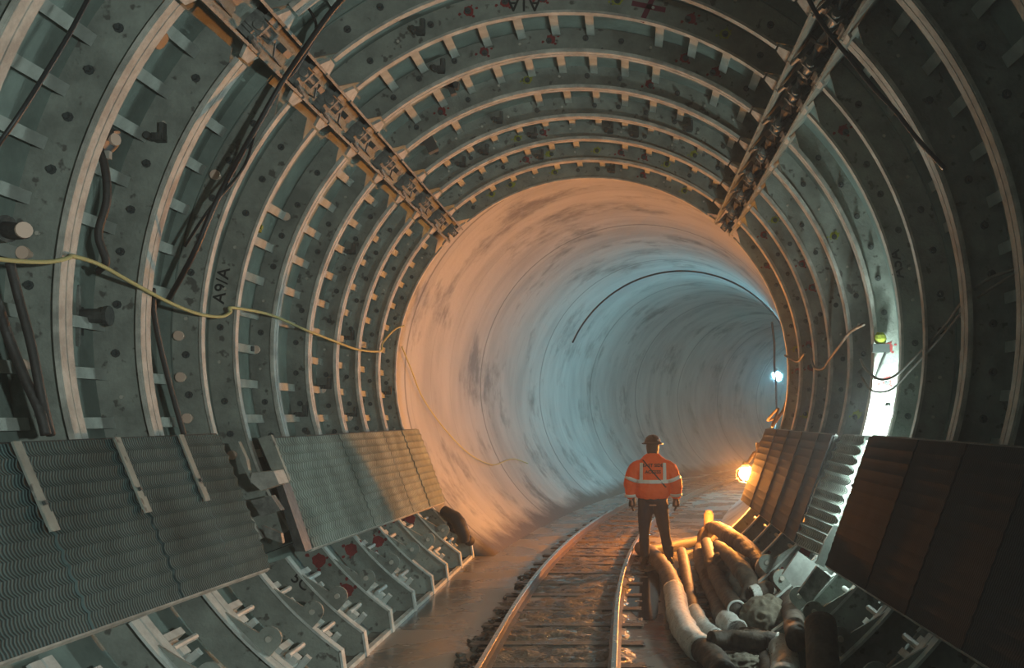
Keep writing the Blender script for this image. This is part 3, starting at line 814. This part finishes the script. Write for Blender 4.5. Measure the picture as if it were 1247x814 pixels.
p = PF(905, 816, .02); sack('small crumpled bag of debris at the very bottom of the heap', (p[0], p[1], .01), (.20, .26, .10), 'sack', seed=12)
# loose rubble right of heap
# lit post
o = empty('marker_post', PF(863, 655, .0)); tag(o, 'short glowing orange-lit stub post behind the hose heap', 'post'); 
mb = MB(); mb.tube([(0, 0, 0), (0, 0, .42)], .085, 14, wob=wob(.08, 8)); mb.build('post_body', 'post_orange', o, True)
mb = MB(); mb.ball((0, 0, .43), (.07, .07, .05), 6); mb.build('post_cap', 'post_orange', o, True)

# ------------------------------------------------------------------ plates at the right gap
root = empty('kicker_bracket', (1.5, 9.3, .7)); tag(root, 'white-lit steel bracket plate under the right lath panel', 'bracket')
for (pl, Y0, Y1, nm, mm) in (
    ([(953, 700), (972, 672), (998, 690), (972, 722)], 9.45, 9.50, 'face_plate', 'white_steel'),
    ([(972, 722), (995, 690), (1012, 703), (985, 738)], 8.9, 8.95, 'angle_plate', 'grimy_steel'),
    ([(994, 686), (1004, 660), (1016, 640), (1020, 642), (1004, 692)], 9.3, 9.34, 'edge_plate', 'white_steel')):
    mb = MB(); pts = [P(a, c, Y0) for a, c in pl]; mb.prism([(p[0], p[2]) for p in pts], Y0, Y1); rel(mb, nm, mm)

# ------------------------------------------------------------------ ropes and cables
def line(name, label, pts, r, material, cat, group=None, n=8, seg=6):
    mb = MB(); P3 = sub(pts, n); mb.tube(P3, r, seg); o = mb.build(name, material, smooth=True); tag(o, label, cat, group); return o
def knot(parent, c, r, n=3, rad=.012):
    mb = MB()
    for k in range(n):
        pts = [(c[0] + r * math.cos(t / 10 * 2 * PI), c[1] + (k - 1) * .03 + .10 * math.sin(t / 10 * 2 * PI) , c[2] + r * .6 * math.sin(t / 10 * 2 * PI + k)) for t in range(11)]
        mb.tube(pts, rad, 6)
    k = mb.build('rope_knot', parent.data.materials[0].name, None, True) if False else None
def PI_(px, py, Y, rmax=2.87):
    while math.hypot(P(px, py, Y)[0] - CX, P(px, py, Y)[2] - CZ) > rmax: Y -= .02
    return P(px, py, Y)
rp = [PI_(-30, 312, 5.2), PI_(20, 318, 5.7), PI_(60, 319, 6.1), PI_(84, 314, 6.33), PI_(88, 312, 6.5), PI_(120, 322, 6.8), PI_(160, 344, 7.4), PI_(205, 368, 8.4), PI_(240, 382, 8.9), PI_(268, 386, 9.15), PI_(281, 380, 9.3),
      PI_(283, 375, 9.4), PI_(330, 384, 10.2), PI_(372, 402, 11.3), PI_(408, 416, 12.4), PI_(436, 426, 13.4), PI_(463, 428, 14.5), PI_(466, 418, 14.75), PI_(480, 402, 15.5), PI_(492, 397, 15.75)]
line('yellow_rope', 'slack yellow rope strung across the left form rings', rp, .0135, 'rope_yellow', 'rope')
wl = []
for s, t in ((16.0, 172), (16.6, 178), (17.2, 186), (18.2, 196), (19.2, 205), (20.4, 210), (22.0, 209), (23, 212)):
    wl.append(bend(CX + 3.13 * math.cos(R(t)), s, CZ + 3.13 * math.sin(R(t))))
line('yellow_rope', 'thin pale cord drooping down the orange concrete wall', wl, .011, 'rope_yellow', 'rope')
line('black_cable', 'thick black cable hanging down from the top left', [P(430, -15, 7.6), P(405, 12, 7.7), P(374, 55, 7.8), P(345, 98, 7.9), P(318, 145, 7.9), P(288, 198, 7.8), P(262, 248, 7.7), P(240, 300, 7.7), P(222, 335, 7.8), P(205, 365, 8.0)], .021, 'cable_black', 'cable')
line('black_cable', 'second black cable crossing beside the thick one at top left', [P(350, -20, 8.0), P(385, 30, 8.0), P(362, 82, 8.0), P(338, 108, 8.0), P(312, 160, 7.9), P(296, 205, 7.8), P(255, 255, 7.7), P(225, 300, 7.8)], .011, 'cable_black', 'cable')
line('black_cable', 'thin black cable slanting across the upper left corner', [P(112, -10, 5.0), P(85, 40, 4.9), P(55, 90, 4.8), P(20, 145, 4.7), P(-20, 200, 4.7)], .011, 'cable_black', 'cable')
line('black_cable', 'black cable slanting down through the dark upper right', [P(980, -10, 7.2), P(1002, 30, 7.2), P(1030, 65, 7.2), P(1062, 105, 7.1), P(1090, 135, 7.0), P(1116, 168, 7.0), P(1150, 205, 7.0)], .016, 'cable_black', 'cable')
line('black_cable', 'dark hose running down the far left rings to the near deck', [P(12, 320, 5.75), P(22, 360, 5.8), P(38, 420, 5.8), P(50, 480, 5.8), P(62, 530, 5.9)], .026, 'hose_dark', 'cable')
line('black_cable', 'second dark hose at far left meeting the first low down', [P(-6, 360, 5.7), P(10, 410, 5.8), P(30, 460, 5.8), P(48, 500, 5.8), P(56, 530, 5.8)], .03, 'hose_dark', 'cable')
line('black_cable', 'dark hose behind the second flange running down to the deck', [P(186, 352, 7.7), P(188, 385, 7.8), P(197, 430, 7.9), P(210, 480, 8.0), P(224, 530, 8.0)], .020, 'hose_dark', 'cable')
line('black_cable', 'looped dark hose hanging in the bay at left of the second flange', [P(118, 170, 6.9), P(128, 205, 6.9), P(130, 245, 6.9), P(120, 285, 6.9), P(129, 318, 6.95), P(120, 330, 7.0)], .026, 'hose_dark', 'cable')
line('cable_bundle', 'pale grey cable bundle sagging from the right edge across the dark rings', [P(1262, 315, 7.0), P(1235, 328, 7.2), P(1200, 342, 7.4), P(1172, 368, 7.8), P(1150, 398, 8.3), P(1120, 430, 8.8), P(1090, 458, 9.2), P(1070, 462, 9.3), P(1055, 450, 9.5), P(1048, 438, 9.7)], .012, 'cable_grey', 'cable')
line('cable_bundle', 'second grey cable of the bundle hanging lower at right', [P(1262, 322, 7.0), P(1225, 340, 7.2), P(1180, 372, 7.7), P(1145, 412, 8.3), P(1110, 450, 8.9), P(1085, 475, 9.2), P(1062, 476, 9.3), P(1050, 460, 9.5)], .010, 'cable_grey', 'cable')
line('cable_bundle', 'cable loop catching orange light on the right far rings', [P(1052, 395, 10.2), P(1035, 405, 10.8), P(1022, 422, 11.3), P(1010, 438, 12.2), P(1002, 449, 12.6), P(992, 448, 12.9), P(988, 438, 13.2)], .016, 'hose_brown', 'cable')
line('cable_bundle', 'small cable loop catching orange light beside the concrete mouth', [P(980, 430, 13.4), P(972, 440, 14.2), P(964, 438, 14.6), P(956, 433, 15)], .014, 'hose_brown', 'cable')
# cable round the concrete crown
ar = []
for k in range(30):
    t = R(155 - k * (150 / 29)); rr_ = 3.165; ar.append(bend(CX + rr_ * math.cos(t), 27.9, CZ + rr_ * math.sin(t)))
line('ring_cable', 'dark cable following the crown of the concrete tunnel', ar, .024, 'cable_black', 'cable', n=3)

# ------------------------------------------------------------------ lamps
def lamp(name, label, c, r, material, cage=True, rope=None, back=None):
    root = empty(name, c); tag(root, label, 'lamp')
    mb = MB(); mb.ball((0, 0, 0), r, 10); mb.build('bulb', material, root, True)
    mb = MB(); mb.tube([(0, 0, r * .9), (0, 0, r * 1.9)], [r * .75, r * .4], 10); mb.build('lamp_holder', 'dark_steel', root, True)
    if cage:
        mb = MB()
        for k in range(4):
            a = k * PI / 2 + .3; mb.tube([(math.cos(a) * r * q, math.sin(a) * r * q, z * r) for q, z in ((.7, 1.1), (1.5, .5), (1.6, -.4), (.9, -1.3), (0, -1.5))], .004, 5)
        mb.build('wire_cage', 'dark_steel', root)
    return root
LW = P(908, 577, 16.6)
lamp('work_lamp', 'glowing orange lamp on the end of the right deck', LW, .10, 'lamp_warm')
mb = MB(); mb.tube([P(912, 562, 16.3), P(918, 552, 16.2), P(932, 545, 16.0)], .025, 8); mb.tube([P(918, 560, 16.2), P(926, 540, 16.1), P(938, 522, 16.0)], .02, 8)
mb.box(P(928, 545, 16.1), (.18, .12, .14)); o = mb.build('lamp_bracket', 'hose_brown'); tag(o, 'bracket arm holding the orange lamp to the right deck', 'bracket')
LC = P(946, 458, 27.0)
lamp('work_lamp', 'blue-white lamp hanging at the right wall of the concrete tunnel', LC, .10, 'lamp_cool')
line('lamp_cable', 'dark cable hanging vertically beside the blue-white lamp', [P(940, 392, 25), P(943, 420, 25), P(943, 445, 25), P(945, 470, 25), P(946, 510, 23), P(942, 530, 20)], .028, 'cable_black', 'cable')
line('lamp_cable', 'tangled cable end catching orange light above the right deck', [P(958, 488, 17.0), P(950, 505, 16.8), P(935, 512, 16.6), P(948, 498, 16.4), P(940, 520, 16.3), P(955, 500, 16.3), P(952, 518, 16.1), P(946, 530, 16.0)], .02, 'hose_brown', 'cable')
# lamps further round the bend, fixed to the right wall (hidden by the curve)
for s, lab in ((29, 'first'), (40, 'second'), (52, 'third'), (66, 'fourth')):
    c = bend(CX + 2.95 * math.cos(R(15)), s, CZ + 2.95 * math.sin(R(15)))
    lamp('work_lamp', 'white lamp on the right tunnel wall, %s round the bend' % lab, c, .10, 'lamp_cool_far', cage=False)
# lamp hidden in the bay behind the near right deck
lamp('work_lamp', 'white lamp tucked in the form bay behind the near right deck', (2.42, 9.85, 2.13), .05, 'lamp_bay', cage=False)
lamp('work_lamp', 'small added fill lamp hidden low in the gap between the right decks', (1.975, 9.30, 1.45), .03, 'lamp_bay', cage=False)  # added, out of sight: rakes light over the lath panel beyond
# floodlight behind the camera at the right wall
root = empty('floodlight', (1.55, -.6, 2.3)); tag(root, 'floodlight standing behind the camera at the right', 'lamp')
mb = MB(); mb.tube([(0, 0, 0), (.10, -.12, 0)], [.16, .10], 16, cap=True); mb.build('flood_housing', 'dark_steel', root, loc=(.06, -.07, 0))
mb = MB(); mb.tube([(.1, -.15, -.1), (.1, -.15, -2.28)], .03, 8); mb.build('flood_pole', 'dark_steel', root)
ld = bpy.data.lights.new('flood_beam', 'SPOT'); ld.energy = FLOOD; ld.color = (.87, 1.0, .93); ld.spot_size = R(96); ld.spot_blend = .35; ld.shadow_soft_size = .07
lo_ = bpy.data.objects.new('flood_beam', ld); COL.objects.link(lo_); lo_.parent = root; lo_.location = (0, 0, 0)
dv = Vector((math.sin(R(-51)), math.cos(R(-51)), .10)); lo_.rotation_euler = dv.to_track_quat('-Z', 'Y').to_euler()

# ------------------------------------------------------------------ misc equipment on the left rings
def equip(name, label, px, py, Y, parts):
    root = empty(name, P(px, py, Y)); tag(root, label, 'fitting')
    for nm, m, fn in parts:
        mb = MB(); fn(mb); mb.build(nm, m, root)
equip('valve_fitting', 'black pipe stub with a round pink end at the left edge', 20, 282, 5.3, (
    ('pipe_stub', 'hose_dark', lambda m: m.tube([(-.10, .05, .02), (.0, 0, 0), (.05, -.02, 0)], .042, 12)),
    ('end_disc', 'cap_pink', lambda m: m.tube([(.05, -.03, 0), (.065, -.045, 0)], .040, 14)),
    ('collar', 'dark_steel', lambda m: m.tube([(-.12, .06, .02), (-.07, .04, .02)], .07, 12))))
equip('vibrator_unit', 'dark cylinder unit on a small frame in the far left bay', 118, 385, 7.35, (
    ('cylinder', 'dark_steel', lambda m: m.tube([(-.10, 0, 0), (.06, 0, 0)], .05, 12)),
    ('end_collar', 'dark_steel', lambda m: m.tube([(.06, 0, 0), (.09, 0, 0)], .07, 12)),
    ('back_box', 'bolt_dark', lambda m: m.box((-.17, .02, 0), (.09, .1, .26))),
    ('upright', 'grimy_steel', lambda m: m.box((-.12, -.02, .0), (.03, .03, .42)))))
equip('vibrator_unit', 'dark cylinder unit bolted in the upper left bay', 126, 168, 6.95, (
    ('cylinder', 'bolt_dark', lambda m: m.tube([(-.08, 0, .05), (.06, 0, -.03)], .085, 12)),
    ('bracket', 'steel_flange', lambda m: m.box((.0, -.03, -.12), (.12, .04, .05))),
    ('collar', 'cap_pink', lambda m: m.tube([(.08, -.03, -.02), (.10, -.04, -.02)], .04, 12))))
equip('vibrator_unit', 'dark clamp assembly below the top left flange', 188, 45, 6.95, (
    ('cylinder', 'bolt_dark', lambda m: m.tube([(-.06, 0, .05), (.05, 0, -.03)], .06, 12)),
    ('bracket', 'steel_flange', lambda m: m.box((.0, -.03, .10), (.12, .04, .04)))))
equip('yellow_clamp', 'small yellow clamp on the left thin ring', 309, 276, 9.9, (
    ('clamp_body', 'paint_lime', lambda m: m.box((0, 0, 0), (.12, .08, .10))),
    ('clamp_screw', 'paint_lime', lambda m: m.tube([(.02, -.05, .0), (.1, -.06, -.02)], .02, 8))))
equip('black_bracket', 'black H-shaped bracket hanging in the crown bay', 547, 103, 10.95, (
    ('bar', 'bolt_dark', lambda m: m.box((0, 0, 0), (.20, .08, .07), Matrix.Rotation(R(12), 3, 'Y'))),
    ('leg', 'bolt_dark', lambda m: m.box((.02, 0, -.03), (.06, .08, .16), Matrix.Rotation(R(-20), 3, 'Y')))))
equip('black_bracket', 'black block bracket low on the left of the crown, second bay', 525, 177, 12.0, (
    ('bar', 'bolt_dark', lambda m: m.box((0, 0, 0), (.12, .10, .16), Matrix.Rotation(R(-25), 3, 'Y'))),
    ('leg', 'bolt_dark', lambda m: m.box((-.08, 0, .02), (.10, .06, .03)))))
equip('valve_fitting', 'twin-ring shackle on the mid left web', 301, 425, 10.2, (
    ('ring_body', 'bolt_dark', lambda m: m.box((0, 0, 0), (.12, .05, .05))),
    ('eye', 'steel_flange', lambda m: m.disc((.02, 0), .03, -.05, -.06, 10))))
equip('junction_box', 'pale box with a dark lower block in the white-lit right bay', 1072, 418, 10.2, (
    ('box_top', 'paint_lime', lambda m: m.ball((0, 0, .04), (.06, .04, .07), 6)),
    ('box_base', 'bolt_dark', lambda m: m.box((.0, 0, -.05), (.16, .08, .08))),
    ('stay', 'dark_steel', lambda m: m.tube([(.05, -.02, -.08), (-.06, -.02, -.35)], .015, 6))))

# ------------------------------------------------------------------ the worker
X0, Y0, Z0 = .375, 14.85, .055
def skel(mb, pts, rads, seg=14): mb.tube(sub(pts, 5), [ (lambda f: rads[min(int(f), len(rads)-2)] + (rads[min(int(f)+1, len(rads)-1)] - rads[min(int(f), len(rads)-2)]) * (f - min(int(f), len(rads)-2)))(i / 5) for i in range((len(pts) - 1) * 5 + 1)], seg)
def remesh(o, vox, sm=4):
    m = o.modifiers.new('Remesh', 'REMESH'); m.mode = 'VOXEL'; m.voxel_size = vox; m.use_smooth_shade = True
    s_ = o.modifiers.new('Smooth', 'SMOOTH'); s_.factor = .6; s_.iterations = sm
person = None
mb = MB()
SH = 1.44
# torso, neck, head
mb.loft([((0, 0, .80), .13, .10), ((0, 0, .90), .165, .115), ((0, 0, 1.05), .15, .105), ((0, 0, 1.25), .17, .12), ((0, 0, 1.37), .16, .10), ((0, 0, 1.43), .10, .075), ((0, 0, 1.48), .065, .06)], 20)
mb.tube([(0, 0, 1.44), (0, .015, 1.56)], .056, 14)
mb.ball((0, .02, 1.62), (.076, .094, .115), 12)
mb.ball((0, .115, 1.60), (.014, .022, .022), 6); mb.ball((0, .10, 1.565), (.03, .02, .012), 6)          # nose, mouth
for sx in (-1, 1):
    mb.ball((sx * .078, .02, 1.62), (.014, .022, .032), 6)                      # ears
    mb.ball((sx * .032, .098, 1.635), (.012, .01, .008), 5)
arms = {-1: [(-.14, 0, 1.385), (-.235, -.01, 1.31), (-.31, .0, 1.12), (-.30, .03, .92), (-.285, .04, .86)],
         1: [(.14, 0, 1.385), (.235, -.01, 1.31), (.315, .0, 1.12), (.325, .03, .93), (.325, .04, .86)]}
for sx in (-1, 1):
    skel(mb, arms[sx], [.065, .058, .046, .034, .028])
    # hand: palm and five fingers
    hx, hy, hz = arms[sx][-1]
    mb.tube([(hx, hy, hz + .02), (hx, hy + .005, hz - .03), (hx, hy + .01, hz - .075)], [(.022, .034), (.022, .044), (.018, .042)], 10)
    for q, (dy, ln) in enumerate(((-.032, .058), (-.011, .072), (.011, .078), (.033, .070))):
        skel(mb, [(hx, hy + dy + .01, hz - .06), (hx - sx * .004, hy + dy + .015, hz - .06 - ln * .55), (hx - sx * .022, hy + dy + .016, hz - .06 - ln)], [.011, .010, .008], 8)
    skel(mb, [(hx - sx * .01, hy + .035, hz - .02), (hx - sx * .025, hy + .06, hz - .05), (hx - sx * .03, hy + .062, hz - .08)], [.014, .012, .009], 8)
legs = {-1: [(-.095, 0, .88), (-.105, .0, .68), (-.115, -.01, .45), (-.115, -.03, .25), (-.115, -.03, .08)],
         1: [(.095, 0, .88), (.125, .0, .68), (.165, .015, .45), (.20, .02, .25), (.235, .015, .08)]}
for sx in (-1, 1):
    skel(mb, legs[sx], [.095, .088, .06, .055, .040])
    fx, fy, fz = legs[sx][-1]
    mb.tube([(fx, fy - .06, .035), (fx, fy + .02, .05), (fx + sx * .02, fy + .13, .035), (fx + sx * .03, fy + .20, .025)], [(.032, .03), (.045, .045), (.045, .03), (.03, .02)], 12)
person = mb.build('person', 'skin', None, True, loc=(X0, Y0, Z0)); remesh(person, .007, 3)
tag(person, 'worker seen from behind in orange hi-vis jacket and dark hard hat', 'person')
# jacket
mb = MB()
mb.loft([((0, 0, .895), .205, .145), ((0, 0, .93), .235, .165), ((0, 0, 1.0), .245, .17), ((0, 0, 1.12), .235, .165), ((0, -.005, 1.28), .24, .165), ((0, 0, 1.37), .235, .15), ((0, 0, 1.43), .20, .125), ((0, .0, 1.48), .13, .10), ((0, 0, 1.53), .075, .075)], 24)
for sx in (-1, 1):
    a = arms[sx]; skel(mb, [(a[0][0] * .7, 0, 1.395), (a[1][0] + sx * .005, -.01, 1.31), (a[2][0] + sx * .005, 0, 1.12), (a[3][0], .03, .955), (a[4][0] , .038, .90)], [.075, .098, .088, .072, .058])
jk_ = mb.build('jacket', 'orange_cloth', person, True); remesh(jk_, .012, 5)
dp = jk_.modifiers.new('Displace', 'DISPLACE'); tx = bpy.data.textures.new('folds', 'CLOUDS'); tx.noise_scale = .09; dp.texture = tx; dp.strength = .028; dp.mid_level = .5
bpy.context.view_layer.update()
dg = bpy.context.evaluated_depsgraph_get()
from mathutils.bvhtree import BVHTree
ev = jk_.evaluated_get(dg); em = ev.to_mesh()
bvh = BVHTree.FromPolygons([v.co.copy() for v in em.vertices], [tuple(p.vertices) for p in em.polygons])
def wrap(o_mesh, depth=.004, dirn=Vector((0, 1, 0)), start=-1.0):
    for v in o_mesh.vertices:
        th = v.co.y
        hit = bvh.ray_cast(Vector((v.co.x, start, v.co.z)), dirn)
        if hit[0] is not None: v.co.y = hit[0].y - depth + th * .1
def patch(name, quad, nx, nz, material, parent=jk_):
    """quad: four (x,z) corners -> grid wrapped on the back of the jacket, with thickness"""
    v, f = [], []
    A, B_, C_, D_ = [Vector(q) for q in quad]
    for j in range(nz + 1):
        for i in range(nx + 1):
            p = A.lerp(B_, i / nx).lerp(D_.lerp(C_, i / nx), j / nz); v.append((p.x, 0, p.y))
    for j in range(nz):
        for i in range(nx):
            k = j * (nx + 1) + i; f.append((k, k + 1, k + nx + 2, k + nx + 1))
    me = bpy.data.meshes.new(name); me.from_pydata(v, [], f); me.materials.append(MATS[material]); wrap(me, .006)
    o = link(name, me, parent); q = o.modifiers.new('Solidify', 'SOLIDIFY'); q.thickness = .006; q.offset = 0; return o
patch('reflective_stripe', [(-.215, 1.115), (.215, 1.115), (.215, 1.165), (-.215, 1.165)], 30, 3, 'tape')
patch('reflective_stripe', [(-.185, 1.165), (-.14, 1.165), (-.14, 1.40), (-.18, 1.395)], 3, 20, 'tape')
patch('reflective_stripe', [(.14, 1.165), (.185, 1.165), (.18, 1.395), (.14, 1.40)], 3, 20, 'tape')
def band_at(pa, pb, f, w, rad):
    A, B_ = Vector(pa), Vector(pb); c = A.lerp(B_, f); d = (B_ - A).normalized()
    mb = MB(); mb.tube([c - d * w / 2, c + d * w / 2], rad, 20, cap=False); o = mb.build('reflective_stripe', 'tape', jk_, True)
    q = o.modifiers.new('Solidify', 'SOLIDIFY'); q.thickness = .008
for sx in (-1, 1):
    a = arms[sx]; band_at(a[1], a[2], .72, .05, .104); band_at(a[3], a[2], .12, .04, .087)
for body, z in (('EAST SIDE', 1.345), ('ACCESS', 1.255)):
    cu = bpy.data.curves.new('t', 'FONT'); cu.body = body; cu.size = .062; cu.align_x = 'CENTER'; cu.offset = .0015
    to = bpy.data.objects.new('t', cu); COL.objects.link(to); bpy.context.view_layer.update()
    me = bpy.data.meshes.new_from_object(to.evaluated_get(bpy.context.evaluated_depsgraph_get())); bpy.data.objects.remove(to)
    for v in me.vertices: v.co = Vector((v.co.x, 0, z + v.co.y))
    wrap(me, .006); me.materials.clear(); me.materials.append(MATS['stencil_black'])
    o = link('back_lettering', me, jk_); q = o.modifiers.new('Solidify', 'SOLIDIFY'); q.thickness = .004; q.offset = 0
patch('strap', [(-.15, 1.44), (-.13, 1.44), (.19, 1.06), (.17, 1.06)][::1], 2, 24, 'stencil_black')
# trousers, boots, gloves, helmet
mb = MB()
mb.loft([((0, 0, .82), .10, .10), ((0, 0, .86), .185, .135), ((0, 0, .95), .20, .14), ((0, 0, 1.02), .19, .13)], 20)
for sx in (-1, 1):
    l = legs[sx]; skel(mb, [(l[0][0] , 0, .90), l[1], l[2], l[3], (l[4][0], l[4][1], .10)], [.112, .103, .080, .070, .068])
tr = mb.build('trousers', 'navy_cloth', person, True); remesh(tr, .012, 4)
dp = tr.modifiers.new('Displace', 'DISPLACE'); dp.texture = tx; dp.strength = .02; dp.mid_level = .5
for sx in (-1, 1):
    fx, fy, fz = legs[sx][-1]; mb = MB()
    mb.tube([(fx, fy, .24), (fx, fy - .005, .12), (fx, fy - .01, .05)], [.062, .058, .055], 14)
    mb.tube([(fx, fy - .085, .045), (fx, fy, .055), (fx + sx * .02, fy + .12, .045), (fx + sx * .035, fy + .21, .035)], [(.042, .042), (.056, .055), (.058, .045), (.04, .03)], 14)
    mb.box((fx + sx * .01, fy + .06, .008), (.10, .27, .03)); bt = mb.build('boot', 'boot', person, True); remesh(bt, .01, 3)
    hx, hy, hz = arms[sx][-1]; mb = MB()
    mb.tube([(hx, hy, hz + .07), (hx, hy, hz + .01), (hx, hy + .005, hz - .03), (hx, hy + .01, hz - .080)], [(.042, .045), (.032, .042), (.030, .052), (.026, .050)], 12)
    for q, (dy, ln) in enumerate(((-.034, .060), (-.012, .075), (.011, .081), (.034, .072))):
        skel(mb, [(hx, hy + dy + .01, hz - .06), (hx - sx * .004, hy + dy + .015, hz - .06 - ln * .55), (hx - sx * .024, hy + dy + .016, hz - .065 - ln)], [.0145, .0135, .011], 8)
    skel(mb, [(hx - sx * .01, hy + .035, hz - .02), (hx - sx * .028, hy + .062, hz - .05), (hx - sx * .032, hy + .066, hz - .085)], [.018, .016, .012], 8)
    gl = mb.build('glove', 'glove', person, True); remesh(gl, .006, 2)
mb = MB()
mb.loft([((0, .01, 1.655), .150, .175), ((0, .01, 1.668), .152, .178), ((0, .01, 1.675), .118, .138), ((0, .012, 1.70), .112, .132), ((0, .014, 1.745), .094, .112), ((0, .016, 1.775), .062, .078), ((0, .017, 1.787), .02, .03)], 28)
mb.box((0, .015, 1.745), (.022, .19, .075)); hl = mb.build('hard_hat', 'helmet', person, True)
mb = MB(); mb.loft([((0, .01, 1.50), .07, .07), ((0, .005, 1.56), .083, .088), ((0, .005, 1.62), .088, .098), ((0, .01, 1.67), .088, .105)], 18)
mb2 = mb
hr = mb.build('hair', 'glove', person, True)
for v in hr.data.vertices:
    if v.co.y > .03: v.co.y = .03 + (v.co.y - .03) * .1
mb = MB(); mb.ball((.075, -.09, 1.71), (.012, .012, .012), 6); mb.build('helmet_light', 'tape', hl, True)

# ------------------------------------------------------------------ haze inside the tunnel
hz = MB(); rings = []
for s in (-4.5, 5, 10.5, 15.9, 22, 28, 34, 40, 48, 56, 64, 72, 80):
    rings.append([bend(CX + 3.10 * math.cos(2 * PI * j / 24), s, max(.01, CZ + 3.10 * math.sin(2 * PI * j / 24))) for j in range(24)])
hz.quad_strip(rings)
vm = bpy.data.materials.new('dusty_haze'); vm.use_nodes = True; nt = vm.node_tree; nt.nodes.clear()
ou = nt.nodes.new('ShaderNodeOutputMaterial'); vs = nt.nodes.new('ShaderNodeVolumeScatter'); vs.inputs['Color'].default_value = (1, 1, 1, 1)
vs.inputs['Density'].default_value = .0038; vs.inputs['Anisotropy'].default_value = .35; nt.links.new(vs.outputs[0], ou.inputs['Volume'])
MATS['haze'] = vm
HAZE = True
if HAZE:
    ho = hz.build('haze', 'haze'); tag(ho, 'thin dusty haze filling the tunnel air around the lamps', 'haze', kind='stuff')

# ------------------------------------------------------------------ world and view
w = bpy.data.worlds.new('world'); S.world = w; w.use_nodes = True
w.node_tree.nodes['Background'].inputs['Color'].default_value = (.02, .03, .035, 1); w.node_tree.nodes['Background'].inputs['Strength'].default_value = .3
S.view_settings.view_transform = 'Standard'; S.view_settings.look = 'None'; S.view_settings.gamma = 1; S.view_settings.exposure = -1.7
S.view_settings.use_curve_mapping = False
S.cycles.use_denoising = True; S.cycles.max_bounces = 8; S.cycles.diffuse_bounces = 5; S.cycles.volume_bounces = 0
S.cycles.sample_clamp_indirect = 6
S.cycles.use_light_tree = True
